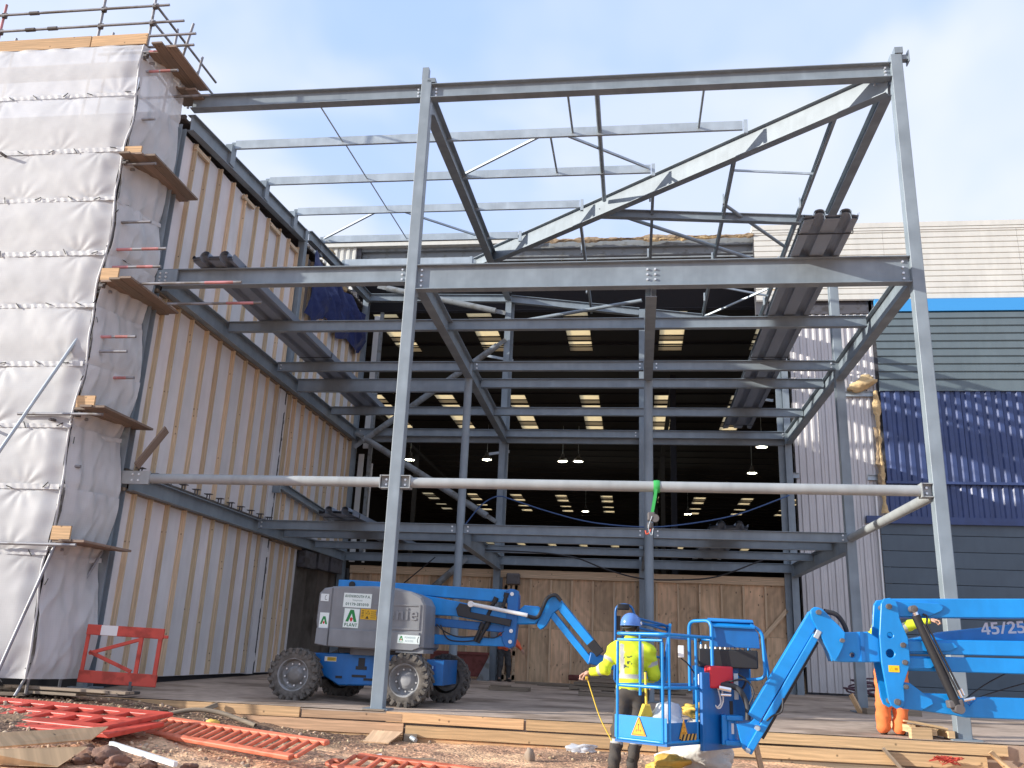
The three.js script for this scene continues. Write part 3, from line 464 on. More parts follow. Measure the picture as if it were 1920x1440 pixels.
  // round diagonal braces in the rear row
  for (const [a, b] of [[[0.0, 11.0, D3 + 0.12], [-4.9, 7.25, D3 + 0.12]], [[-4.9, 7.75, D3 + 0.12], [-0.05, 4.9, D3 + 0.12]], [[-4.6, 13.0, D3 + 0.12], [-0.05, 11.95, D3 + 0.12]], [[-0.9, 3.75, D3 + 0.12], [-4.7, 0.3, D3 + 0.12]]]) { const f1 = frame(a, b), d = V3(b).sub(V3(a)).normalize(); const e = (p, s) => V3(p).addScaledVector(d, s).toArray(); P('brace_pipe', [tube(e(a, 0.35), e(b, -0.35), 0.105, 18), bar(a, e(a, 0.4), 0.14, 0.02), bar(e(b, -0.4), b, 0.14, 0.02)], M.steelOld); }
  // roof
  const ry = (z) => 11.85 - 0.088 * z;
  P('rafter', ibeam([-4.97, 11.36, -0.2], [-4.97, 11.98, -6.7], 0.36, 0.17)); P('rafter', ibeam([-4.9, 12.08, -6.9], [-4.9, 12.6, D3], 0.3, 0.17));
  P('rafter', ibeam([0.16, 11.52, -0.21], [0.02, 12.32, -9.2], 0.42, 0.21)); P('rafter', ibeam([0.02, 12.4, -9.4], [0.02, 12.6, D3], 0.3, 0.2));
  const hip0 = [9.0, 11.55, -0.16], hip1 = [-0.1, 12.43, -9.26];
  const hp = P('hip_beam', ibeam(hip0, hip1, 0.5, 0.2)); P('hip_beam', ibeam([-0.1, 12.46, -9.35], [-1.6, 12.6, -10.9], 0.34, 0.2));
  bolts(hp, [[8.72, 11.74, -0.36], [8.8, 11.6, -0.28]]);
  P('eaves_beam', ibeam([9.1, 11.66, -0.22], [9.06, 11.66, D2 + 0.02], 0.26, 0.2));
  P('tie_beam', ibeam([3.35, 11.98, D2 - 0.02], [8.97, 11.62, D2 - 0.02], 0.22, 0.16)); P('tie_tube', tube([3.52, 11.78, -0.2], [3.5, 12.18, -5.5], 0.055, 12));
  P('rear_rafter', ibeam([-4.88, 12.62, D3], [0, 12.52, D3], 0.26, 0.17)); P('rear_rafter', ibeam([0.1, 12.5, D3], [4.42, 11.98, D3], 0.26, 0.17)); P('rear_rafter', ibeam([4.6, 11.96, D3], [8.95, 11.45, D3], 0.26, 0.17));
  // galvanised purlins of the front slope
  for (const [z, xe] of [[-1.98, 6.55], [-3.91, 4.65], [-5.83, 2.85], [-7.89, 0.96], [-9.89, -0.84]]) {
    const y = ry(z); P('purlin', [chan([-4.85, y - 0.1, z], [-0.0, y - 0.1, z], 0.21, 0.06, 0.006, undefined, -1), chan([0, y - 0.1, z], [xe, y - 0.1, z], 0.21, 0.06, 0.006, undefined, -1), b2(xe + 0.02, xe + 0.1, y - 0.3, y + 0.02, z - 0.02, z + 0.05)], M.galv);
    P('cleat', [b2(-4.99, -4.87, y - 0.2, y + 0.02, z - 0.1, z - 0.06), b2(-5.05, -4.88, y - 0.62, y - 0.12, z - 0.12, z + 0.1)]);
  }
  // purlins of the right-hand slope, running back from the hip
  for (const [x, z0, z1] of [[8.3, -1.14, -13.0], [6.5, -2.92, -13.1], [4.72, -4.7, -13.1], [2.83, -6.6, -13.1]]) { const y = 11.72 + 0.088 * (9 - x); P('purlin', chan([x, y - 0.1, z0], [x, y - 0.1, z1], 0.19, 0.07, 0.008, undefined, -1)); for (const z of [-5.0, -8.3, -11.2]) if (z < z0) P('cleat', b2(x - 0.09, x - 0.05, y - 0.25, y + 0.02, z - 0.05, z + 0.05), M.galv); }
  const on1 = (x, z, o = -0.1) => [x, ry(z) + o, z], rod = (a, b, r = 0.02, m = M.galv, n = 'sag_rod') => P(n, tube(a, b, r, 8), m);
  for (const [x, z0, z1] of [[-2.29, -0.2, -1.98], [-2.3, -1.98, -3.91], [-2.31, -3.91, -5.83], [-2.33, -5.83, -7.89], [2.93, -0.2, -1.98], [2.42, -1.98, -3.91], [5.63, -0.2, -1.98]]) rod(on1(x, z0, -0.06), on1(x, z1, -0.12), x < 0 ? 0.017 : 0.026, x < 0 ? M.galv : M.steel);
  for (const [a, b] of [[[2.25, -2.05], [0.11, -3.9]], [[2.73, -2.05], [4.6, -3.85]], [[-2.61, -5.9], [-4.8, -7.8]], [[-2.0, -5.9], [-0.26, -7.8]]]) P('diagonal_angle', bar(on1(a[0], a[1]), on1(b[0], b[1]), 0.05, 0.05), M.galv);
  const on2 = (x, z) => [x, 11.62 + 0.088 * (9 - x), z];
  P('brace_tube', tube(on2(3.6, -5.95), on2(8.2, -8.7), 0.05, 12)); P('brace_tube', tube(on2(6.5, -5.3), on2(8.25, -7.4), 0.045, 12)); P('strut', bar(on2(6.55, -3.65), on2(8.35, -3.65), 0.05, 0.03), M.galv);
  P('strut', bar(on2(2.9, -9.2), on2(8.3, -10.8), 0.05, 0.05), M.galv); P('brace_tube', tube([0.15, 11.6, D3 + 0.1], [4.5, 11.9, D3 + 1.2], 0.06, 12)); P('strut', bar([6.5, 11.5, D3 + 0.8], [8.2, 11.65, D3 + 2.6], 0.05, 0.05), M.galv);
  base(f, [2, 0, -6]);
}
// ---------- bundles of profiled metal floor decking ----------
function deckBundle(x0, x1, y, z0, z1, n, label) {
  const g = thing('decking_bundle', label, 'decking', [(x0 + x1) / 2, y, (z0 + z1) / 2], 0, undefined), W = x1 - x0, L = z0 - z1, prof = [];
  const arc = (cx, r, h) => { for (let i = 0; i <= 7; i++) { const a = Math.PI * (1 - i / 7); prof.push([cx + Math.cos(a) * r, 0.02 + Math.pow(Math.sin(a), 0.6) * h]); } };
  prof.push([0, 0.05], [0, 0]); arc(W * 0.29, W * 0.105, 0.11); arc(W * 0.78, W * 0.105, 0.11); prof.push([W, 0], [W + 0.02, 0.06]);
  for (let k = 0; k < n; k++) {
    const pos = [], uv = [], zz0 = L / 2 + rr(-0.03, 0.03), zz1 = -L / 2 + rr(-0.05, 0.05), ox = rr(-0.008, 0.008), t = 0.005; let s = 0;
    for (const [dy, rev] of [[0, 0], [t, 1]]) for (let i = 0; i < prof.length - 1; i++) { const [a, ya] = prof[i], [b, yb] = prof[i + 1], q = [[a, ya, zz0], [b, yb, zz0], [b, yb, zz1], [a, ya, zz1]]; const l = Math.hypot(b - a, yb - ya); for (const j of rev ? [0, 2, 1, 0, 3, 2] : [0, 1, 2, 0, 2, 3]) { pos.push(q[j][0] - W / 2 + ox, q[j][1] + dy + k * 0.024, q[j][2]); uv.push(s + (j === 1 || j === 2 ? l : 0), q[j][2]); } s += l; }
    const m = new THREE.BufferGeometry(); m.setAttribute('position', new THREE.Float32BufferAttribute(pos, 3)); m.setAttribute('uv', new THREE.Float32BufferAttribute(uv, 2)); m.computeVertexNormals(); part('deck_sheet', m, M.deck, g);
  }
  for (const z of [L / 2 - 0.5, 0, -L / 2 + 0.5]) part('strap', [bx(W + 0.05, 0.008, 0.03, 0, -0.006, z), bx(0.008, 0.1, 0.03, -W / 2 - 0.02, 0.05, z), bx(0.008, 0.1, 0.03, W / 2 + 0.03, 0.05, z)], M.black, g);
  return g;
}
deckBundle(-4.14, -3.34, F2 + 0.012, 0.3, -11.2, 4, 'long bundle of grey metal decking lying on upper floor beams at left');
deckBundle(7.02, 7.86, F2 + 0.012, 1.38, -12.5, 4, 'long bundle of grey metal decking jutting over the upper front beam at right');
deckBundle(-2.95, -2.15, F1 + 0.012, -4.7, -11.5, 3, 'bundle of grey metal decking on the lower floor beams at left');
deckBundle(5.98, 6.8, F1 + 0.012, -5.6, -12.3, 3, 'bundle of metal decking in clear film on the lower floor beams at right');
// ---------- scaffold and its sheeting ----------
const LIFT = [2.45, 4.72, 7.15, 9.69, 12.1];
{
  const s = thing('scaffold', 'tube scaffold with timber board platforms standing against the left building', 'scaffold');
  const P = (n, g, m) => part(n, g, m, s), r = 0.027, cpl = (x, y, z) => P('coupler', [rb(0.09, 0.1, 0.09, 0.015, x, y, z), rb(0.13, 0.05, 0.05, 0.012, x + 0.02, y + 0.02, z + 0.02)], M.coupler);
  const X0 = -5.42, Z0 = 1.0;
  for (const x of [X0, -6.55, -8.8, -11]) { P('standard', tube([x, 0.02, Z0], [x - 0.04, x === X0 ? 13.5 : 13.6, Z0], r), x === -8.8 ? M.poleRed : M.pole); P('base_plate', bx(0.15, 0.01, 0.15, x, 0.03 + Math.max(0, gh(x, Z0)), Z0), M.coupler); }
  for (const x of [X0, -6.9, -9.2]) P('standard', tube([x, 0.1, 0.15], [x, 13.45, 0.15], r), M.pole);
  P('standard', tube([-5.3, 12.0, 0.15], [-4.95, 13.4, 0.35], r), M.pole); P('standard', tube([-5.35, 12, -0.6], [-5.2, 13.3, -0.6], r), M.pole);
  for (const y of [12.88, 13.29]) { P('ledger', tube([-11, y + 0.0, Z0 + 0.055], [y > 13 ? -5.1 : -4.72, y, Z0 + 0.055], r), M.pole); for (const x of [X0, -6.55, -8.8]) cpl(x, y, Z0 + 0.03); for (const x of [-7.6, -8.1, -6.0]) if (rnd() > 0.35) P('coupler', tube([x - 0.1, y, Z0 + 0.055], [x + 0.1, y, Z0 + 0.055], r + 0.014), M.coupler); }
  for (const [y0, y1] of [[13.3, 12.75], [12.9, 12.4]]) P('ledger', tube([X0 + 0.03, y0, Z0 + 0.1], [-5.32, y1 + 0.55, -1.5], r), M.pole);
  for (const y of LIFT) { P('ledger', tube([-11, y - 0.12, Z0 - 0.05], [X0 + 0.15, y - 0.12, Z0 - 0.05], r), M.pole); P('ledger', tube([X0, y - 0.1, Z0 + 0.1], [X0, y - 0.1, -0.4], r), M.pole); }
  // tubes that stick out sideways through the sheeting: x end, y, z, red or not
  for (const [x1, y, z, red] of [[-2.74, 7.16, 1.0, 1], [-2.79, 7.17, 0, 1], [-4.6, 6.13, 1.0, 1], [-4.72, 5.85, 1.0, 0], [-4.75, 5.48, 0.6, 1], [-4.7, 8.42, 1, 0], [-4.3, 7.86, 1, 1], [-4.35, 7.5, 1, 1], [-4.45, 12.6, 1, 0], [-4.45, 12.33, 1, 0], [-4.7, 11.75, 1, 1], [-4.35, 11.65, 0.3, 0], [-5.0, 10.65, 1, 0], [-5.2, 3.75, 1, 0], [-4.75, 9.6, 1.1, 0], [-4.8, 4.62, 1.25, 0], [-4.82, 2.38, 1.3, 0], [-4.9, 12.12, 1.12, 1]])
    { P('transom', tube([-6.4, y, z], [x1, y, z], r, 12), M.pole); if (red) { const L = Math.min(0.55, (x1 + 5.4) * 0.3); P('painted_tube_end', tube([x1 - L - 0.15, y, z], [x1 - 0.15, y, z], r + 0.0015, 12), M.poleRed); P('painted_tube_end', tube([-5.3, y, z], [-5.3 + L, y, z], r + 0.0015, 12), M.poleRed); } }
  // board platforms that project past the corner
  LIFT.forEach((y, i) => {
    const n = 3, w = 0.225, x0 = i === 4 ? -5.32 : -5.36, z1 = [-0.05, -0.2, -0.4, -0.42, -0.1][i];
    for (let k = 0; k < n; k++) P('board', TR(bar([0, 0, 0], [1.25 - z1 + rr(-0.1, 0.2), 0, 0], 0.038, w - 0.008), 0, 0, 0, 0, -Math.PI / 2, 0).translate(x0 + 0.11 + k * w, y + rr(-0.004, 0.004), z1 - rr(0, 0.1)), mVar(M.board, 4, i * 3 + k));
    if (i < 4) P('toe_board', bx(0.34, 0.23, 0.036, -5.22, y + 0.14, 1.16), M.timber); P('toe_board', bx(0.036, 0.2, 1.2, -5.44, y + 0.12, 0.5), M.board);
    for (let k = 0; k < 2; k++) P('board', bar([-11, y - 0.02, 0.8 - k * 0.24], [-5.5, y - 0.02, 0.8 - k * 0.24], 0.038, 0.22), M.board);
    cpl(-5.36, y - 0.06, 1.12);
  });
  P('board', bar([-4.72, 3.95, 0.1], [-4.42, 4.72, -0.2], 0.2, 0.035, [0, 0, 1]), M.board);
  P('toe_board', bar([-11, 12.43, 1.12], [-6.62, 12.44, 1.12], 0.26, 0.038), mVar(M.timber, 4, 1)); P('toe_board', bar([-6.6, 12.44, 1.115], [-5.4, 12.44, 1.115], 0.25, 0.038), M.timber);
  for (let k = 0; k < 3; k++) P('board', bx(0.22, 0.038, 0.7, -5.2 + k * 0.2, 11.9 - k * 0.03, -0.05, 0.05), mVar(M.board, 4, k));
  P('raking_tube', tube([-7.4, -0.02, 2.6], [-5.6, 6.05, 1.17], 0.03, 12), M.galv); P('raking_tube', tube([-5.62, -0.05, 1.65], [-5.3, 2.5, 1.1], 0.027), M.pole); P('raking_tube', tube([-5.5, 0, 1.15], [-5.1, 2.4, 0.1], 0.025), M.pole);
  for (const [x, y] of [[-7.0, 4.42], [-7.9, 9.85], [-5.75, 4.55]]) P('tube_end', tube([x, y, 1.0], [x + 0.05, y - 0.05, 1.35], 0.028), M.coupler);
  P('sole_board', [bx(1.0, 0.04, 0.24, -5.9, 0.02, 1.05, 0, 0.2), bx(0.9, 0.04, 0.24, -4.95, 0.06, 0.9, 0, -0.1)], M.timberOld);
  base(s, [-6.5, 0, 0.6]);
}
{
  const s = thing('scaffold_sheeting', 'translucent white sheeting wrapped round the scaffold, tied with black straps', 'sheeting');
  const bands = [0.26, 2.25, 3.36, 4.43, 5.56, 6.67, 7.71, 8.83, 9.88, 11.12, 12.27];
  const xc = (y) => -5.42 + 0.04 * Math.sin(y * 2.5);          // the corner edge
  const xL = -12.5, W = xc(6) - xL;
  bands.slice(0, -1).forEach((y0, i) => {
    const y1 = bands[i + 1], H = y1 - y0, main = i % 2 === 0;
    // front strip between two seams: creases fan out from the tie points
    const g = gridSurf(150, 40, (u, v) => {
      const x = xL + u * (xc(y0 + v * H) - xL), y = y0 + v * H; let z = 1.18;
      const e = Math.min(v, 1 - v), sag = Math.sin(v * Math.PI);
      z += 0.03 * sag * (0.4 + fbm(x * 0.5 + i, y * 0.7, 401, 3)) + 0.03 * (fbm(x * 1.3 + y * 0.8, y * 1.3 - x * 0.5, 403, 4) - 0.5);
      const dgl = Math.sin((x * 2.3 + (main ? 1 : -1) * y * 3.1 + fbm(x, y, 405, 3) * 5)); z += 0.010 * dgl * sstep(0.45, 0.75, fbm(x * 0.7 + 8, y * 0.7, 407, 3));
      const px = Math.sin((x * 11 + (main ? 0 : 2)) * 1.0 + y * 26); z += (main ? 0.008 : 0.016) * px * sstep(0.09, 0.0, e) * (0.5 + 0.7 * vn(x * 1.4, i, 409));
      for (let k = 0; k < 6; k++) { const kx = -5.7 - k * 1.6 - hash(k, i, 5) * 1.4, dx = x - kx, dy = (v > 0.5 ? y - y1 : y - y0), d = Math.hypot(dx, dy); if (d < 0.9) { const an = Math.atan2(dy, dx); const q = 0.3 + 0.9 * hash(k, i, 6); z += 0.007 * q * Math.sin(an * 9 + k + 2 * d) * sstep(0.8, 0.05, d) * sstep(0.0, 0.15, d); z -= 0.022 * q * sstep(0.3, 0, d); } }
      const c = sstep(0.35, 0, xc(y) - x); z -= c * 0.05 + 0.006 * Math.sin(y * 14 + i) * c; if (i === 0) z += 0.05 * sstep(0.3, 0, v) * Math.sin(x * 7);
      return [x, y, z, x, y];
    });
    part('sheet_panel', g, M.sheet, s);
    // return side
    const g2 = gridSurf(34, 34, (u, v) => {
      const y = y0 + v * H, t = y / 12.3, x0 = xc(y) + 0.0, z = 1.14 - u * 1.1; let x = x0 + 0.02 + u * (0.29 + 0.05 * Math.sin(y * 1.9 + i));
      const bow = Math.sin(u * Math.PI); x += bow * (0.03 + 0.1 * (fbm(u * 2 + i, y * 0.8, 421, 3) - 0.4)) + 0.05 * (fbm(u * 3 + y * 0.9, y * 0.8 - u * 2, 423, 4) - 0.5) + 0.02 * Math.sin(u * 9 + y * 3.2 + fbm(u * 2, y, 425, 2) * 5) * bow;
      const rg = (a, b, s) => Math.pow(1 - Math.abs(2 * fbm(a, b, s, 3) - 1), 3); x += 0.045 * rg(u * 1.6 + y * 0.55 + i * 3, u * 2.2 - y * 0.5, 427) + 0.03 * rg(u * 2.4 - y * 1.1 + i, y * 0.35 + u, 429) + 0.02 * Math.sin(u * 26 + y * 0.9) * rg(u * 1.2, y * 0.5 + i, 433) - 0.05 * (1 - sstep(0, 0.12, v)) * 0.4 + 0.03 * u * Math.sin(v * Math.PI); return [x, y, z, z, y];
    });
    part('sheet_panel', g2, M.sheet, s);
    // seam bands
    if (i) part('seam_band', gridSurf(220, 3, (u, v) => { const x = xL + u * W, k = Math.sin(x * 42 + v * 2.5); return [x, y0 + (v - 0.5) * (main ? 0.09 : 0.075), 1.195 + 0.012 * k * vn(x * 1.5, i + 0.5, 431) - (main ? 0 : 0), x, v]; }), M.sheet, s);
    if (i) part('seam_band', gridSurf(60, 3, (u, v) => { const x0 = xc(y0), zz = 1.14 - u * 1.08; return [x0 + 0.06 + u * 0.28 + 0.012 * Math.sin(u * 40 + v * 2) * vn(u * 3, i, 435), y0 + (v - 0.5) * 0.08 - 0.05 * Math.sin(u * 3.1), zz, zz, v]; }), M.sheet, s);
    for (let k = 0; k < 9; k++) { const x = -5.5 - k * 0.62 - hash(k, i, 441) * 0.3, a = rr(-0.9, 0.9) + Math.PI / 2 * (k % 2 ? 0.4 : 1); part('tie', rb(0.016, 0.13, 0.014, 0.005, x, y0 + rr(-0.02, 0.03), 1.215, 0, 0, a), M.tie, s); }
    for (let k = 0; k < 3; k++) part('tie', rb(0.016, 0.12, 0.016, 0.005, xc(y0) + 0.02 + (k ? 0.04 : 0), y0 + (k + 0.3) * H / 3, 1.16 - (k === 1 ? 0.95 : 0.02), rr(-0.5, 0.5), 0, rr(-0.8, 0.8)), M.tie, s);
  });
  // the taut corner hem
  part('corner_hem', path(Array.from({ length: 34 }, (_, k) => { const y = 0.3 + k * 0.363; return [xc(y) + 0.015 + 0.012 * Math.sin(k * 2.3), y, 1.15 + 0.02 * Math.sin(k * 1.7)]; }), 0.018, 6, 3), M.sheet, s);
  base(s, [-6.5, 0.26, 1.1]);
}
// ---------- lettering and signs (flat print) ----------
function canvasTex(w, h, draw) { const c = document.createElement('canvas'); c.width = w; c.height = h; draw(c.getContext('2d'), w, h); const t = new THREE.CanvasTexture(c); t.colorSpace = THREE.SRGBColorSpace; return t; }
function sign(name, w, h, px, draw, x, y, z, parent, ry = 0, rz = 0, label) {
  const t = canvasTex(Math.round(px * w / Math.max(w, h)), Math.round(px * h / Math.max(w, h)), draw);
  return part(name, TR(new THREE.BoxGeometry(w, h, 0.004), x, y, z, 0, ry, rz), new THREE.MeshStandardMaterial({ map: t, roughness: 0.5 }), parent, label);
}
const txt = (c, s, x, y, size, col, weight = 'bold', maxw) => { c.fillStyle = col; c.font = `${weight} ${size}px sans-serif`; c.textAlign = 'center'; c.textBaseline = 'middle'; c.fillText(s, x, y, maxw); };
const fillBg = (c, w, h, col) => { c.fillStyle = col; c.fillRect(0, 0, w, h); };
const bigA = (c, x, y, s) => {                          // green letter A with a red drop at its foot
  c.fillStyle = '#12833c'; c.beginPath(); for (const [a, b] of [[-0.5, 0.5], [-0.16, -0.5], [0.16, -0.5], [0.5, 0.5], [0.24, 0.5], [0, -0.2], [-0.24, 0.5]]) c.lineTo(x + a * s, y + b * s); c.closePath(); c.fill();
  c.fillStyle = '#d32a2f'; c.beginPath(); for (const [a, b] of [[-0.13, 0.2], [0, 0.12], [0.13, 0.2], [0.12, 0.36], [0, 0.52], [-0.12, 0.36]]) c.lineTo(x + a * s, y + b * s); c.closePath(); c.fill();
};
const drawPlant = (c, w, h) => { fillBg(c, w, h, '#e8f0ec'); c.strokeStyle = '#1b6b3c'; c.lineWidth = 2; c.strokeRect(3, 3, w - 6, h - 6); bigA(c, w / 2, h * 0.38, w * 0.72); txt(c, 'PLANT', w / 2, h * 0.84, w * 0.27, '#14633a', 'bold', w * 0.9); };
const drawHand = (c, w, h) => { fillBg(c, w, h, '#dfe6e4'); c.strokeStyle = '#333c40'; c.lineWidth = w * 0.05; c.beginPath(); c.moveTo(w * 0.72, h * 0.2); c.quadraticCurveTo(w * 0.5, h * 0.25, w * 0.55, h * 0.55); c.quadraticCurveTo(w * 0.5, h * 0.9, w * 0.78, h * 0.75); c.stroke(); };
const warnTri = (c, x, y, s, fill, ink) => { c.fillStyle = ink; c.beginPath(); c.moveTo(x, y - s); c.lineTo(x + s * 1.05, y + s * 0.8); c.lineTo(x - s * 1.05, y + s * 0.8); c.fill(); c.fillStyle = fill; c.beginPath(); c.moveTo(x, y - s * 0.7); c.lineTo(x + s * 0.75, y + s * 0.63); c.lineTo(x - s * 0.75, y + s * 0.63); c.fill(); };
function triSign(w, h, x, y, z, parent, ry) {             // triangular yellow crush-hazard plate
  const t = canvasTex(128, 128, (c) => { fillBg(c, 128, 128, '#e7a513'); c.strokeStyle = '#2a2412'; c.lineWidth = 3; c.beginPath(); c.moveTo(64, 12); c.lineTo(118, 120); c.lineTo(10, 120); c.closePath(); c.stroke(); c.lineWidth = 5; for (const s of [-1, 1]) { c.beginPath(); c.moveTo(64 + s * 9, 92); c.quadraticCurveTo(64 + s * 26, 82, 64 + s * 18, 102); c.stroke(); } c.beginPath(); c.moveTo(64, 55); c.lineTo(64, 98); c.stroke(); c.fillStyle = '#2a2412'; c.beginPath(); c.arc(64, 52, 6, 0, 7); c.fill(); });
  const g = new THREE.ExtrudeGeometry(new THREE.Shape([new THREE.Vector2(-w / 2, 0), new THREE.Vector2(w / 2, 0), new THREE.Vector2(0.02 * w, h), new THREE.Vector2(-0.02 * w, h)]), { depth: 0.004, bevelEnabled: false }); const p = g.attributes.position, uv = g.attributes.uv; for (let i = 0; i < p.count; i++) uv.setXY(i, p.getX(i) / w + 0.5, p.getY(i) / h);
  return part('hazard_plate', TR(g, x, y, z, 0, ry, 0), new THREE.MeshStandardMaterial({ map: t, roughness: 0.5 }), parent);
}
const font = await new FontLoader().loadAsync('fonts/droid/droid_sans_bold.typeface.json');
const text3 = (s, size, depth) => uvm(new TextGeometry(s, { font, size, depth, height: depth, curveSegments: 4, bevelEnabled: false }));

function wheel(cx, cy, cz, R, W, out, parent, yaw = 0) {   // out = +1: outer face towards +z
  const g = new THREE.Group(); g.name = 'wheel'; g.position.set(cx, cy, cz); g.rotation.y = yaw + (out < 0 ? Math.PI : 0); g.rotation.z = rnd() * 6; parent.add(g);
  const prof = [[0.60, -0.42], [0.66, -0.5], [0.86, -0.5], [0.925, -0.40], [0.935, 0], [0.925, 0.40], [0.86, 0.5], [0.66, 0.5], [0.60, 0.42]].map(([r, t]) => new THREE.Vector2(r * R, t * W));
  part('tyre', uvm(new THREE.LatheGeometry(prof, 48).rotateX(Math.PI / 2)), M.tyre, g);
  const lug = []; for (let k = 0; k < 20; k++) for (const s of [-1, 1]) { const a = (k + (s > 0 ? 0.5 : 0)) / 20 * Math.PI * 2, b = uvm(new RoundedBoxGeometry(0.075 * R / 0.44, 0.055, W * 0.52, 1, 0.01)); b.applyMatrix4(new THREE.Matrix4().makeRotationY(s * 0.62)).translate(0, R * 0.945, s * W * 0.245).applyMatrix4(new THREE.Matrix4().makeRotationZ(a)); lug.push(b); const c = uvm(new RoundedBoxGeometry(0.06, 0.10, 0.03, 1, 0.008)).translate(-s * 0.07, R * 0.90, s * W * 0.5).applyMatrix4(new THREE.Matrix4().makeRotationZ(a)); lug.push(c); }
  part('tread', lug, M.tyre, g);
  const rim = [[0.64, 0.46], [0.60, 0.47], [0.57, 0.40], [0.55, 0.1], [0.50, 0.0], [0.34, 0.02], [0.33, 0.14], [0.22, 0.17], [0.20, 0.22], [0, 0.23]].map(([r, t]) => new THREE.Vector2(r * R, t * W)).reverse();
  part('rim', uvm(new THREE.LatheGeometry(rim, 36).rotateX(Math.PI / 2)), M.rim, g);
  for (let k = 0; k < 9; k++) { const a = k / 9 * Math.PI * 2; part('wheel_nut', disc(0.016, 0.03, Math.cos(a) * R * 0.42, Math.sin(a) * R * 0.42, W * 0.03 + 0.012, 6), M.bolt, g); }
  return g;
}
